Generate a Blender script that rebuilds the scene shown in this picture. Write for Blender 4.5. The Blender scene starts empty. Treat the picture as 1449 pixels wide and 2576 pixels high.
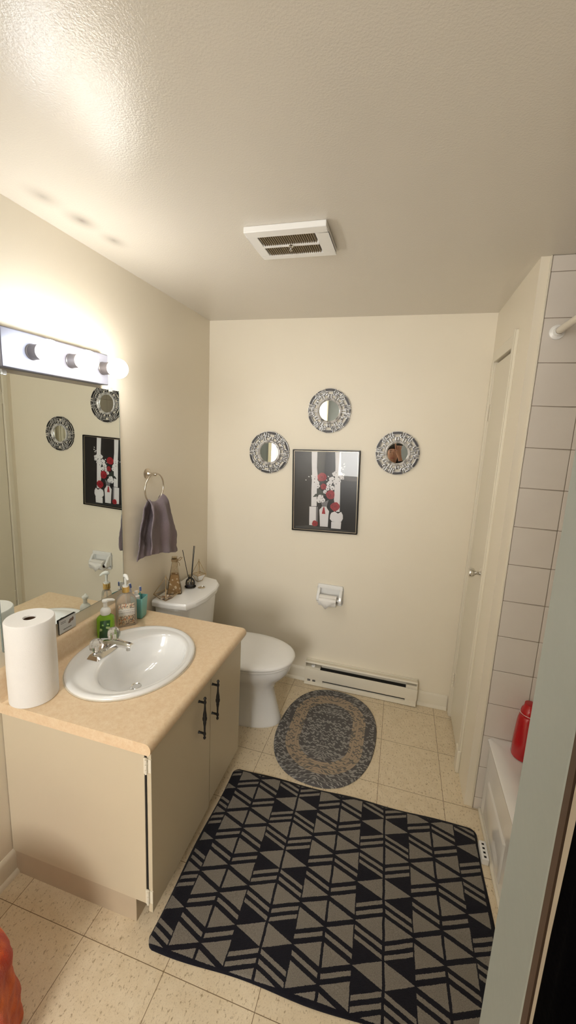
import bpy, bmesh, math, random
from mathutils import Vector, Matrix
random.seed(7)
S = bpy.context.scene
COL = S.collection
PI = math.pi

# ------------------------------------------------------------------ camera
CAM = Vector((1.273455, -2.475328, 1.692339))
YAW, PIT, ROL = 0.262296, -0.169732, 0.048563
cy, sy, cp, sp, cr, sr = math.cos(YAW), math.sin(YAW), math.cos(PIT), math.sin(PIT), math.cos(ROL), math.sin(ROL)
fwd = Vector((-sy*cp, cy*cp, sp)); rgt = Vector((cy, sy, 0)); upv = rgt.cross(fwd)
r2 = cr*rgt + sr*upv; u2 = -sr*rgt + cr*upv
cd = bpy.data.cameras.new('camera'); cam = bpy.data.objects.new('camera', cd); COL.objects.link(cam)
M = Matrix(((r2.x, u2.x, -fwd.x, CAM.x), (r2.y, u2.y, -fwd.y, CAM.y), (r2.z, u2.z, -fwd.z, CAM.z), (0, 0, 0, 1)))
cam.matrix_world = M
cd.sensor_fit = 'VERTICAL'; cd.sensor_height = 36.0; cd.sensor_width = 36.0
cd.lens = 995.816*36.0/2576
cd.shift_x = -9.995/2576; cd.shift_y = -28.884/2576
cd.clip_start = 0.01; cd.clip_end = 50
S.camera = cam

# ------------------------------------------------------------------ world, exposure
w = bpy.data.worlds.new('world'); S.world = w; w.use_nodes = True
w.node_tree.nodes['Background'].inputs[0].default_value = (0.9, 0.93, 1.0, 1)
w.node_tree.nodes['Background'].inputs[1].default_value = 0.15
S.view_settings.view_transform = 'Standard'; S.view_settings.look = 'None'
S.view_settings.gamma = 1.0; S.view_settings.exposure = 2.42; S.view_settings.use_curve_mapping = False
BULB = [((0.90, 0.95, 1.0), 10.0), ((1.0, 0.92, 0.80), 9.0), ((1.0, 0.97, 0.91), 9.5)]
FILL_LAMP = 5.0  # strength of the ceiling lamp added as fill
FILL_WINDOW = 3.1  # strength of the glowing window added as fill

# ------------------------------------------------------------------ room numbers
W, H, L = 1.7075, 2.3806, 0.691
YF, YF2 = -2.180, -2.241          # front wall (doorway) room face and hall face
JX, JL = 1.385, 0.66              # doorway right and left jamb
XR = 2.52                         # far side of the bath alcove

# ------------------------------------------------------------------ node helpers
class E:
    nt = None
    def __init__(s, v): s.v = v
    @staticmethod
    def op(o, *a):
        n = E.nt.nodes.new('ShaderNodeMath'); n.operation = o
        for i, x in enumerate(a):
            x = x.v if isinstance(x, E) else x
            if isinstance(x, (int, float)): n.inputs[i].default_value = x
            else: E.nt.links.new(x, n.inputs[i])
        return E(n.outputs[0])
    def __add__(s, o): return E.op('ADD', s, o)
    def __radd__(s, o): return E.op('ADD', o, s)
    def __sub__(s, o): return E.op('SUBTRACT', s, o)
    def __rsub__(s, o): return E.op('SUBTRACT', o, s)
    def __mul__(s, o): return E.op('MULTIPLY', s, o)
    def __rmul__(s, o): return E.op('MULTIPLY', o, s)
    def __truediv__(s, o): return E.op('DIVIDE', s, o)
    def lt(s, o): return E.op('LESS_THAN', s, o)
    def gt(s, o): return E.op('GREATER_THAN', s, o)
    def mod(s, m): return E.op('FLOORED_MODULO', s, m)
    def abs(s): return E.op('ABSOLUTE', s)
    def min(s, o): return E.op('MINIMUM', s, o)
    def max(s, o): return E.op('MAXIMUM', s, o)
    def sqrt(s): return E.op('SQRT', s)

def newmat(name):
    m = bpy.data.materials.new(name); m.use_nodes = True
    nt = m.node_tree; b = nt.nodes['Principled BSDF']; E.nt = nt
    return m, nt, b
def sset(b, k, v):
    if k in b.inputs: b.inputs[k].default_value = v
def coord(nt, kind='Object'):
    t = nt.nodes.new('ShaderNodeTexCoord'); return t.outputs[kind]
def noise(nt, vec, scale, detail=2.0, rough=0.5, stretch=None):
    n = nt.nodes.new('ShaderNodeTexNoise'); n.inputs['Scale'].default_value = scale
    n.inputs['Detail'].default_value = detail; n.inputs['Roughness'].default_value = rough
    if stretch:
        mp = nt.nodes.new('ShaderNodeMapping'); mp.inputs['Scale'].default_value = stretch
        nt.links.new(vec, mp.inputs['Vector']); vec = mp.outputs[0]
    nt.links.new(vec, n.inputs['Vector']); return n.outputs['Fac']
def mixc(nt, fac, a, b):
    n = nt.nodes.new('ShaderNodeMix'); n.data_type = 'RGBA'
    for sock, x in ((n.inputs[6], a), (n.inputs[7], b)):
        if isinstance(x, tuple): sock.default_value = (*x[:3], 1)
        else: nt.links.new(x, sock)
    fac = fac.v if isinstance(fac, E) else fac
    if isinstance(fac, (int, float)): n.inputs[0].default_value = fac
    else: nt.links.new(fac, n.inputs[0])
    return n.outputs[2]
def ramp(nt, fac, lo, hi):
    n = nt.nodes.new('ShaderNodeMapRange'); n.inputs[1].default_value = lo; n.inputs[2].default_value = hi
    nt.links.new(fac.v if isinstance(fac, E) else fac, n.inputs[0]); return n.outputs[0]
def bump(nt, b, h, strength, dist=0.001):
    n = nt.nodes.new('ShaderNodeBump'); n.inputs['Strength'].default_value = strength; n.inputs['Distance'].default_value = dist
    nt.links.new(h.v if isinstance(h, E) else h, n.inputs['Height']); nt.links.new(n.outputs[0], b.inputs['Normal'])
def simple(name, col, rough=0.5, metal=0.0, var=0.06, vscale=12.0, bmp=0.0, bscale=200.0, coat=0.0, **kw):
    m, nt, b = newmat(name); c = coord(nt)
    f = noise(nt, c, vscale, 3)
    d = tuple(max(0, x*(1-var)) for x in col); e = tuple(min(1, x*(1+var)) for x in col)
    nt.links.new(mixc(nt, f, d, e), b.inputs['Base Color'])
    b.inputs['Roughness'].default_value = rough; b.inputs['Metallic'].default_value = metal
    if coat: sset(b, 'Coat Weight', coat); sset(b, 'Coat Roughness', 0.08)
    if bmp: bump(nt, b, noise(nt, c, bscale, 2), bmp)
    for k, v in kw.items(): sset(b, k, v)
    return m
def emis(name, col, st):
    m, nt, b = newmat(name); sset(b, 'Base Color', (*col, 1)); sset(b, 'Emission Color', (*col, 1)); sset(b, 'Emission Strength', st); return m

# ------------------------------------------------------------------ materials
WALLC = (0.87, 0.80, 0.665)
m_wall = simple('wall_paint', WALLC, 0.42, var=0.02, vscale=3, bmp=0.25, bscale=260)
m_trim = simple('trim_paint', (0.82, 0.765, 0.64), 0.35, var=0.03, vscale=8, bmp=0.12, bscale=60)
m_door = simple('door_paint', (0.80, 0.745, 0.62), 0.33, var=0.02, vscale=5, bmp=0.1, bscale=40)
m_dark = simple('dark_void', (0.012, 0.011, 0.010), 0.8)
m_white_por = simple('white_porcelain', (0.86, 0.86, 0.85), 0.12, var=0.01, coat=0.5)
m_white_pl = simple('white_plastic', (0.90, 0.895, 0.88), 0.3, var=0.02)
m_chrome = simple('chrome', (0.78, 0.77, 0.75), 0.12, 1.0, var=0.03)
m_nickel = simple('brushed_nickel', (0.60, 0.54, 0.46), 0.26, 1.0, var=0.05)
m_black_metal = simple('black_iron', (0.018, 0.017, 0.016), 0.38, 0.3, var=0.2, bmp=0.2, bscale=150)
m_brass = simple('antique_brass', (0.42, 0.30, 0.16), 0.35, 0.9, var=0.15)
m_gold = simple('gold_plastic', (0.80, 0.55, 0.20), 0.22, 0.9, var=0.05)
m_mirror, _nt, _b = newmat('mirror_glass'); sset(_b, 'Base Color', (0.80, 0.83, 0.79, 1)); sset(_b, 'Metallic', 1.0); sset(_b, 'Roughness', 0.0)
m_mirror_edge = simple('mirror_edge', (0.25, 0.30, 0.28), 0.2, 0.3)
m_paper = simple('soft_paper', (0.88, 0.86, 0.83), 0.9, var=0.02, vscale=30, bmp=0.6, bscale=300)
m_card = simple('brown_card', (0.10, 0.055, 0.03), 0.9)
m_dirt = simple('grimy_cream', (0.62, 0.55, 0.43), 0.6, var=0.2, vscale=40)

def m_ceiling():
    m, nt, b = newmat('ceiling_semigloss'); c = coord(nt)
    sep = nt.nodes.new('ShaderNodeSeparateXYZ'); nt.links.new(c, sep.inputs[0]); x, y = E(sep.outputs[0]), E(sep.outputs[1])
    tot = None
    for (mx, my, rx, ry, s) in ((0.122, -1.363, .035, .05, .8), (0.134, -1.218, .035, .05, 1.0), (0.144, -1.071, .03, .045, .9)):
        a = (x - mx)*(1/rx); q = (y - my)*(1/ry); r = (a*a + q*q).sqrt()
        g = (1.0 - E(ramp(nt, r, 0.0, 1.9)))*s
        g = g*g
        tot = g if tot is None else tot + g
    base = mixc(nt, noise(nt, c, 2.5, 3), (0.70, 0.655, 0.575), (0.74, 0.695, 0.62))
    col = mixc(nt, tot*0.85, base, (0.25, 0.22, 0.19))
    nt.links.new(col, b.inputs['Base Color']); b.inputs['Roughness'].default_value = 0.20
    sset(b, 'Specular IOR Level', 0.5)
    n1 = noise(nt, c, 200, 3, 0.6)
    bump(nt, b, n1, 0.5, 0.0014)
    return m
m_ceil = m_ceiling()

def m_floor_f():
    m, nt, b = newmat('vinyl_tile_floor'); c = coord(nt)
    sep = nt.nodes.new('ShaderNodeSeparateXYZ'); nt.links.new(c, sep.inputs[0]); x, y = E(sep.outputs[0]), E(sep.outputs[1])
    s = 0.3048
    fx = ((x - 1.3099)/s + 0.5).mod(1.0) - 0.5; fy = ((y + 0.0949)/s + 0.5).mod(1.0) - 0.5
    d = fx.abs().min(fy.abs())
    line = d.lt(0.0034)
    cell = nt.nodes.new('ShaderNodeCombineXYZ')
    cxn = E.op('FLOOR', (x - 1.3099)/s); cyn = E.op('FLOOR', (y + 0.0949)/s)
    nt.links.new(cxn.v, cell.inputs[0]); nt.links.new(cyn.v, cell.inputs[1])
    wn = nt.nodes.new('ShaderNodeTexWhiteNoise'); nt.links.new(cell.outputs[0], wn.inputs[0])
    base = mixc(nt, wn.outputs[0], (0.72, 0.60, 0.42), (0.77, 0.655, 0.47))
    cloud = noise(nt, c, 22, 4, 0.65)
    base = mixc(nt, ramp(nt, cloud, 0.35, 0.75), base, (0.82, 0.71, 0.53))
    fl = noise(nt, c, 115, 4, 0.7, (1.0, 0.6, 1.0))
    base = mixc(nt, E(ramp(nt, fl, 0.56, 0.66))*0.75, base, (0.30, 0.205, 0.10))
    fl2 = noise(nt, c, 260, 2, 0.6)
    base = mixc(nt, E(ramp(nt, fl2, 0.55, 0.75))*0.35, base, (0.34, 0.25, 0.14))
    col = mixc(nt, line*0.95, base, (0.20, 0.13, 0.065))
    nt.links.new(col, b.inputs['Base Color']); b.inputs['Roughness'].default_value = 0.42
    bump(nt, b, (1.0 - line)*0.5 + E(fl2)*0.2, 0.3, 0.001)
    return m
m_floor = m_floor_f()

def m_counter_f():
    m, nt, b = newmat('counter_laminate'); c = coord(nt)
    n = noise(nt, c, 55, 4, 0.65); n2 = noise(nt, c, 180, 3, 0.6)
    a = mixc(nt, ramp(nt, n, 0.35, 0.7), (0.80, 0.60, 0.385), (0.88, 0.71, 0.50))
    a = mixc(nt, E(ramp(nt, n2, 0.5, 0.75))*0.5, a, (0.72, 0.50, 0.29))
    nt.links.new(a, b.inputs['Base Color']); b.inputs['Roughness'].default_value = 0.32
    return m
m_counter = m_counter_f()
m_cab = simple('cabinet_paint', (0.66, 0.575, 0.425), 0.4, var=0.02, vscale=6, bmp=0.15, bscale=120)
m_toe = simple('toe_kick_paint', (0.56, 0.46, 0.33), 0.5, var=0.06, vscale=14)

def m_tile_f():
    m, nt, b = newmat('glazed_wall_tile'); c = coord(nt)
    nt.links.new(mixc(nt, noise(nt, c, 9, 3), (0.72, 0.665, 0.61), (0.78, 0.73, 0.675)), b.inputs['Base Color'])
    b.inputs['Roughness'].default_value = 0.22; bump(nt, b, noise(nt, c, 45, 2), 0.12, 0.002); return m
m_tile = m_tile_f()
m_grout = simple('grout', (0.30, 0.25, 0.20), 0.9, var=0.15, vscale=40)
m_tub = simple('tub_enamel', (0.84, 0.82, 0.79), 0.15, var=0.02, coat=0.4)
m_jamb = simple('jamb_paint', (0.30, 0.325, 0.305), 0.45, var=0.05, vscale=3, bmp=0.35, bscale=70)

# rug pattern -------------------------------------------------------
RUGO = (1.17, -1.19, 0.0)
def m_rug_f():
    m, nt, b = newmat('triangle_rug_pile'); c = coord(nt)
    sep = nt.nodes.new('ShaderNodeSeparateXYZ'); nt.links.new(c, sep.inputs[0])
    nz = noise(nt, c, 260, 2, 0.6); nz2 = noise(nt, c, 18, 2, 0.5)
    x = E(sep.outputs[0]) + RUGO[0] + (E(nz) - 0.5)*0.004 + (E(nz2) - 0.5)*0.008
    y = E(sep.outputs[1]) + RUGO[1] + (E(noise(nt, c, 240, 2, 0.6)) - 0.5)*0.004
    xb = x - 1.348 + (y + 0.897)*0.037
    d = (x - 1.45)*0.035 - y - 0.925
    wd = 0.0992; s = 0.0365
    a = ((xb/wd + 2.0).mod(4.0) - 2.0).abs()
    isR = a.lt(1.0)
    mm = d.mod(0.25); vf = mm.min(0.25 - mm)
    u = a; su = u*s; s1 = s - su
    t1 = vf.lt(s1).max((0.125 - vf).lt(s1))
    e = vf - su - 0.0365
    k = e/0.013
    st = (k.gt(0.0)*k.lt(1.0)).max(k.gt(2.0)*k.lt(3.0))
    R = t1.max(st)
    ub = a - 1.0; sb = ub*s
    eb = vf - sb
    g = 0.125 - vf - sb
    B = (eb.lt(-0.002)).max(eb.gt(0.014)*eb.lt(0.027)).max(eb.gt(0.041)*g.gt(0.014)).max(g.lt(-0.002))
    v = isR*R + (1.0 - isR)*B
    ln = ((a*wd).lt(0.0045)).max(((2.0 - a)*wd).lt(0.0045)).max((((a - 1.0).abs())*wd).lt(0.0022))
    v = v*(1.0 - ln)
    edge = (x.lt(0.611)).max(x.gt(1.728)).max((d + 0.925 - (x - 1.45)*0.035).lt(0.845 - 0.016)*0.0)
    yy = 0.0 - y
    top = yy - (x*(-0.0300) + 0.860)
    bot = (x*(-0.0480) + 1.6140) - yy
    edge = edge.max(top.lt(0.014)).max(bot.lt(0.009))
    v = v*(1.0 - edge)
    pile = noise(nt, c, 420, 3, 0.7)
    grey = mixc(nt, ramp(nt, pile, 0.3, 0.7), (0.17, 0.15, 0.125), (0.33, 0.30, 0.26))
    blk = mixc(nt, pile, (0.004, 0.004, 0.008), (0.018, 0.017, 0.026))
    nt.links.new(mixc(nt, v, blk, grey), b.inputs['Base Color'])
    b.inputs['Roughness'].default_value = 0.95; sset(b, 'Sheen Weight', 0.1)
    sset(b, 'Specular IOR Level', 0.1)
    bump(nt, b, pile, 0.8, 0.004)
    return m
m_rug = m_rug_f()

# ------------------------------------------------------------------ mesh builder
class MB:
    def __init__(s): s.bm = bmesh.new(); s.mi = 0
    def face(s, vs):
        try:
            f = s.bm.faces.new(vs); f.material_index = s.mi; f.smooth = True; return f
        except ValueError: return None
    def box(s, a, b, taper=None):
        x0, y0, z0 = a; x1, y1, z1 = b
        v = [s.bm.verts.new(p) for p in ((x0, y0, z0), (x1, y0, z0), (x1, y1, z0), (x0, y1, z0), (x0, y0, z1), (x1, y0, z1), (x1, y1, z1), (x0, y1, z1))]
        for f in ((0, 3, 2, 1), (4, 5, 6, 7), (0, 1, 5, 4), (1, 2, 6, 5), (2, 3, 7, 6), (3, 0, 4, 7)): s.face([v[i] for i in f])
        return s
    def loft(s, loops, cap0=True, cap1=True, closed=True):
        R = [[s.bm.verts.new(p) for p in lp] for lp in loops]
        n = len(R[0])
        for a, b in zip(R, R[1:]):
            for i in range(n if closed else n-1):
                j = (i+1) % n; s.face([a[i], a[j], b[j], b[i]])
        if closed and cap0: s.face(R[0][::-1])
        if closed and cap1: s.face(R[-1])
        return s
    def prism(s, poly, axis, t0, t1):
        def mk(p, t):
            return {'x': (t, p[0], p[1]), 'y': (p[0], t, p[1]), 'z': (p[0], p[1], t)}[axis]
        return s.loft([[mk(p, t0) for p in poly], [mk(p, t1) for p in poly]])
    def lathe(s, prof, o, axis=(0, 0, 1), n=32, sx=1.0, sy=1.0, cap0=True, cap1=True):
        q = Vector((0, 0, 1)).rotation_difference(Vector(axis).normalized()); o = Vector(o)
        loops = []
        for r, z in prof:
            r = max(r, 1e-5)
            loops.append([o + q @ Vector((r*sx*math.cos(2*PI*i/n), r*sy*math.sin(2*PI*i/n), z)) for i in range(n)])
        return s.loft(loops, cap0, cap1)
    def sphere(s, c, r, n=20, sc=(1, 1, 1)):
        pr = [(r*math.sin(PI*k/(n//2)), -r*math.cos(PI*k/(n//2))) for k in range(n//2+1)]
        c = Vector(c); loops = []
        for rr, z in pr:
            rr = max(rr, 1e-5)
            loops.append([c + Vector((rr*math.cos(2*PI*i/n)*sc[0], rr*math.sin(2*PI*i/n)*sc[1], z*sc[2])) for i in range(n)])
        return s.loft(loops)
    def tube(s, pts, r, n=10, closed=False):
        pts = [Vector(p) for p in pts]; m = len(pts)
        rr = r if isinstance(r, (list, tuple)) else [r]*m
        loops = []; ref = None
        for i, p in enumerate(pts):
            t = (pts[(i+1) % m]-pts[i-1]) if closed else (pts[min(i+1, m-1)]-pts[max(i-1, 0)])
            t.normalize()
            if ref is None:
                ref = t.orthogonal().normalized()
            ref = (ref - t*ref.dot(t)).normalized(); b2 = t.cross(ref)
            loops.append([p + rr[i]*(math.cos(2*PI*k/n)*ref + math.sin(2*PI*k/n)*b2) for k in range(n)])
        if closed: loops.append(loops[0]); return s.loft(loops, False, False)
        return s.loft(loops)
    def cyl(s, a, b, r, r2=None, n=20): return s.tube([a, b], [r, r if r2 is None else r2], n)
    def poly(s, pts): s.face([s.bm.verts.new(p) for p in pts]); return s

def mkobj(name, mb, mats, origin=(0, 0, 0), bevel=0.0, seg=2, subsurf=0, angle=38, solid=0.0):
    bm = mb.bm
    bmesh.ops.remove_doubles(bm, verts=bm.verts, dist=1e-6)
    bmesh.ops.recalc_face_normals(bm, faces=bm.faces)
    bmesh.ops.translate(bm, verts=bm.verts, vec=-Vector(origin))
    me = bpy.data.meshes.new(name); bm.to_mesh(me); bm.free()
    for m in (mats if isinstance(mats, (list, tuple)) else [mats]): me.materials.append(m)
    me.polygons.foreach_set('use_smooth', [True]*len(me.polygons))
    try: me.set_sharp_from_angle(angle=math.radians(angle))
    except Exception: pass
    o = bpy.data.objects.new(name, me); COL.objects.link(o)
    if solid: md = o.modifiers.new('s', 'SOLIDIFY'); md.thickness = solid; md.offset = 0
    if bevel: md = o.modifiers.new('b', 'BEVEL'); md.width = bevel; md.segments = seg; md.limit_method = 'ANGLE'; md.angle_limit = math.radians(35)
    if subsurf: md = o.modifiers.new('ss', 'SUBSURF'); md.levels = subsurf; md.render_levels = subsurf
    return o
def tag(o, label, cat, group=None, kind=None):
    o['label'] = label
    if cat: o['category'] = cat
    if group: o['group'] = group
    if kind: o['kind'] = kind
    return o
def struct(name, mb, mat, **kw):
    o = mkobj(name, mb, mat, **kw); o['kind'] = 'structure'; return o
def thing(name, loc, label, cat, group=None):
    o = bpy.data.objects.new(name, None); COL.objects.link(o); o.location = loc; o.empty_display_size = 0.05
    return tag(o, label, cat, group)
def part(name, mb, mat, parent, label=None, **kw):
    root = parent
    while root.parent: root = root.parent
    o = mkobj(name, mb, mat, origin=root.location, **kw); o.parent = parent
    if label: o['label'] = label
    return o
def solo(name, mb, mat, loc, label, cat, group=None, kind=None, **kw):
    o = mkobj(name, mb, mat, origin=loc, **kw); o.location = loc
    return tag(o, label, cat, group, kind)
def copy_tree(o, parent=None):
    c = o.copy(); COL.objects.link(c); c.parent = parent
    for ch in list(o.children): copy_tree(ch, c)
    return c

# ------------------------------------------------------------------ room shell
T = 0.1
struct('floor', MB().box((-T, -4.4, -0.05), (XR+T, T, 0.0)), m_floor)
struct('ceiling', MB().box((-T, -4.4, H), (XR+T, T, H+0.08)), m_ceil)
struct('wall_left', MB().box((-T, -4.4, 0), (0, T, H)), m_wall)
struct('wall_back', MB().box((0, 0, 0), (XR+T, T, H)), m_wall)
# closet wall: opening y -0.069..-0.440, z 0..2.11
DY0, DY1, DZ = -0.440, -0.069, 2.112
mb = MB()
mb.box((W, DY1, 0), (W+0.09, 0, H)); mb.box((W, -L, 0), (W+0.09, DY0, H)); mb.box((W, DY0, DZ), (W+0.09, DY1, H))
mb.box((W+0.09, -L, 0), (XR, -L+0.09, H))
struct('wall_closet', mb, m_wall)
struct('wall_right', MB().box((XR, -4.4, 0), (XR+T, 0, H)), m_wall)
mb = MB(); mb.box((JX, YF2, 0), (XR, YF, H))
struct('wall_front', mb, m_wall)
m_hall = simple('hall_paint', (0.20, 0.22, 0.24), 0.6, var=0.03)
struct('wall_hall', MB().box((0, -4.5, 0), (XR, -4.4, H)), m_hall)
# jamb linings of the doorway
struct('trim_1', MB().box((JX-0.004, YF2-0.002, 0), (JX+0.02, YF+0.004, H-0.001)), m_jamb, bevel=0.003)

# tiles of the bath alcove, each a small bevelled block in one surface
def tiles(mb, u0, u1, z0, z1, pitch_u, pitch_z, zoff, place):
    u = u0
    while u < u1-1e-4:
        ue = min(u+pitch_u, u1); k = math.floor((z0-zoff)/pitch_z); z = zoff+k*pitch_z
        while z < z1-1e-4:
            a, b = max(z, z0)+0.0012, min(z+pitch_z, z1)-0.0012
            if b-a > 0.004: place(mb, u+0.0012, ue-0.0012, a, b)
            z += pitch_z
        u += pitch_u
mb = MB()
tiles(mb, 1.7445, XR, 0.0, H, 0.159, 0.1615, 0.386, lambda m, a, b, c, d: m.box((a, -L-0.009, c), (b, -L-0.001, d)))
mb.mi = 1; mb.box((1.7445, -L-0.0065, 0), (XR, -L-0.0005, H)); mb.mi = 2
mb.box((1.7385, -L-0.010, 0), (1.7440, -L-0.0005, H))
struct('wall_tiled', mb, [m_tile, m_grout, m_trim], bevel=0.0016, seg=1)
mb = MB()
tiles(mb, YF, -L-0.01, 0.385, H, 0.159, 0.1615, 0.386, lambda m, a, b, c, d: m.box((XR-0.009, a, c), (XR-0.001, b, d)))
mb.mi = 1; mb.box((XR-0.0065, YF, 0.385), (XR-0.0005, -L-0.01, H))
struct('wall_tiled_side', mb, [m_tile, m_grout], bevel=0.0016, seg=1)

# baseboards with quarter-round shoe
def baseboard(name, p0, p1, nrm, h=0.092, t=0.013):
    p0 = Vector(p0); p1 = Vector(p1); n = Vector(nrm)
    prof = [(0, 0), (0.024, 0), (0.023, 0.008), (0.018, 0.015), (t, 0.019), (t, h-0.016), (t-0.004, h-0.006), (0.003, h), (0, h)]
    mb = MB(); mb.loft([[p0+n*a+Vector((0, 0, z)) for a, z in prof], [p1+n*a+Vector((0, 0, z)) for a, z in prof]])
    return struct(name, mb, m_trim)
baseboard('baseboard_back', (0.0, 0, 0), (0.772, 0, 0), (0, -1, 0))
baseboard('baseboard_back_right', (1.506, 0, 0), (W-0.013, 0, 0), (0, -1, 0))
baseboard('baseboard_left', (0, YF, 0), (0, -1.50, 0), (1, 0, 0), h=0.10)
baseboard('baseboard_left_far', (0, -0.79, 0), (0, 0, 0), (1, 0, 0))

# ------------------------------------------------------------------ closet door with casing
dr = thing('door_1', (W+0.02, (DY0+DY1)/2, 0), 'narrow cream painted closet door with chrome knob beside the tiled wall', 'door')
dr['kind'] = 'structure'
part('door_leaf', MB().box((W+0.006, DY0+0.022, 0.012), (W+0.036, DY1-0.004, DZ-0.012)), m_door, dr, bevel=0.002)
mb = MB()
mb.box((W-0.012, DY0-0.071, 0), (W+0.001, DY0-0.018, 2.172)); mb.box((W-0.017, DY0-0.071, 0), (W-0.011, DY0-0.052, 2.172))
mb.box((W-0.008, DY0-0.018, 0), (W+0.001, DY0, DZ+0.01))
mb.box((W-0.009, DY1, 0), (W+0.001, DY1+0.035, DZ+0.01)); mb.box((W-0.006, DY0-0.018, DZ), (W+0.001, DY1+0.035, DZ+0.055))
part('casing', mb, m_trim, dr, bevel=0.003)
part('door_stop', MB().box((W+0.037, DY0, 0), (W+0.05, DY0+0.03, DZ)), m_trim, dr)
part('casing_foot', MB().box((W-0.019, DY0-0.074, 0.0), (W+0.0, DY0-0.012, 0.13)), m_trim, dr, bevel=0.006)
ky, kz = -0.392, 1.043
kb = part('knob', MB().lathe([(0.002, 0), (0.026, 0.001), (0.028, 0.004), (0.022, 0.009), (0.010, 0.012), (0.009, 0.026), (0.012, 0.030), (0.021, 0.036), (0.024, 0.046), (0.0245, 0.054), (0.022, 0.060), (0.006, 0.0605)], (W+0.006, ky, kz), (-1, 0, 0)), m_chrome, dr, label='chrome knob')
part('latch_plate', MB().box((W+0.004, DY0+0.020, kz-0.03), (W+0.030, DY0+0.0225, kz+0.03)), m_chrome, dr)
for hz in (1.848, 0.253):
    mb = MB()
    for k in range(5):
        mb.cyl((W-0.004, DY1+0.001, hz-0.045+k*0.018+0.001), (W-0.004, DY1+0.001, hz-0.045+k*0.018+0.0165), 0.0055, n=12)
    mb.box((W+0.003, DY1-0.02, hz-0.044), (W+0.0075, DY1-0.001, hz+0.044))
    part('hinge', mb, m_trim, dr)

# ------------------------------------------------------------------ baseboard heater
hx0, hx1 = 0.772, 1.506
ht = thing('baseboard_heater', ((hx0+hx1)/2, -0.03, 0.0), 'long cream electric baseboard heater with dark slots on the back wall', 'heater')
mb = MB()
mb.box((hx0, -0.012, 0.004), (hx1, 0, 0.166))
mb.loft([[(x, -0.0, 0.158), (x, -0.050, 0.170), (x, -0.056, 0.163), (x, -0.056, 0.160), (x, -0.050, 0.162), (x, -0.0, 0.152)] for x in (hx0, hx1)])
mb.box((hx0, -0.055, 0.004), (hx0+0.006, 0, 0.158)); mb.box((hx1-0.006, -0.055, 0.004), (hx1, 0, 0.158))
mb.loft([[(x, -0.058, 0.004), (x, -0.058, 0.030), (x, -0.052, 0.034), (x, 0, 0.034), (x, 0, 0.004)] for x in (hx0, hx1)])
part('housing', mb, m_trim, ht, bevel=0.001, seg=1)
mb = MB(); mb.loft([[(x, -0.050, 0.044), (x, -0.060, 0.050), (x, -0.066, 0.080), (x, -0.062, 0.124), (x, -0.057, 0.126), (x, -0.061, 0.080), (x, -0.050, 0.050)] for x in (hx0-0.001, hx1+0.001)])
part('front_panel', mb, m_trim, ht)
mb = MB()
for k in range(3): mb.box((hx0+0.006, -0.048, 0.036+0.0*k), (hx1-0.006, -0.014, 0.12))
part('fin_element', mb, m_dark, ht, label='dark heating element inside the slots')
for a_, b_ in (((hx0+0.006, -0.054, 0.12), (hx0+0.105, -0.02, 0.134)), ((hx1-0.07, -0.054, 0.12), (hx1-0.006, -0.02, 0.145)), ((hx0+0.006, -0.0565, 0.030), (hx0+0.125, -0.03, 0.048)), ((hx1-0.07, -0.0565, 0.030), (hx1-0.006, -0.03, 0.048))):
    part('end_plate', MB().box(a_, b_), m_trim, ht)
part('thermostat_dial', MB().lathe([(0.013, 0), (0.014, 0.006), (0.011, 0.010), (0.002, 0.0105)], (hx0+0.055, -0.040, 0.134)), m_white_pl, ht)
mb = MB()
for k in (0, 1):
    for j in (0, 1): mb.box((hx0+0.022+k*0.035, -0.0590, 0.033+j*0.007), (hx0+0.042+k*0.035, -0.0560, 0.0365+j*0.007))
part('end_slot', mb, m_dark, ht)

# ------------------------------------------------------------------ ceiling fan cover
fx0, fx1, fy0, fy1 = 0.680, 0.970, -1.084, -0.866
fan = thing('exhaust_fan_cover', ((fx0+fx1)/2, (fy0+fy1)/2, H-0.02), 'white square exhaust fan cover with dusty louvres on the ceiling', 'vent')
ix0, ix1, iy0, iy1 = 0.716, 0.923, -1.044, -0.897
mb = MB(); zb, zt = H-0.020, H-0.0
def ringplate(mb, o, i, z0, z1):
    ox0, oy0, ox1, oy1 = o; jx0, jy0, jx1, jy1 = i
    mb.box((ox0, oy0, z0), (ox1, jy0, z1)); mb.box((ox0, jy1, z0), (ox1, oy1, z1))
    mb.box((ox0, jy0, z0), (jx0, jy1, z1)); mb.box((jx1, jy0, z0), (ox1, jy1, z1))
ringplate(mb, (fx0, fy0, fx1, fy1), (ix0, iy0, ix1, iy1), zb, zt)
part('frame', mb, m_white_pl, fan, bevel=0.002)
part('cross_bar', MB().box((ix0, -0.975, zb-0.001), (ix1, -0.964, zt)), m_white_pl, fan)
m_louvre = simple('dusty_louvre', (0.30, 0.24, 0.16), 0.7, var=0.25, vscale=60)
mb = MB()
n = 25
for k in range(n):
    x = ix0+0.004+(ix1-ix0-0.008)*(k+0.5)/n
    mb.loft([[(x-0.0022, yy, zb+0.001), (x+0.0004, yy, zb+0.001), (x+0.003, yy, zb+0.008), (x+0.0005, yy, zb+0.008)] for yy in (iy0, iy1)])
part('louvre_grille', mb, m_louvre, fan, label='brown dusty louvres')
part('backing', MB().box((ix0, iy0, zb+0.010), (ix1, iy1, zt)), m_dark, fan)
part('centre_screw', MB().lathe([(0.008, 0), (0.009, -0.004), (0.005, -0.006), (0.004, -0.014), (0.006, -0.016), (0.001, -0.020)], (0.819, -0.9695, zb-0.0005)), m_chrome, fan)

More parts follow.
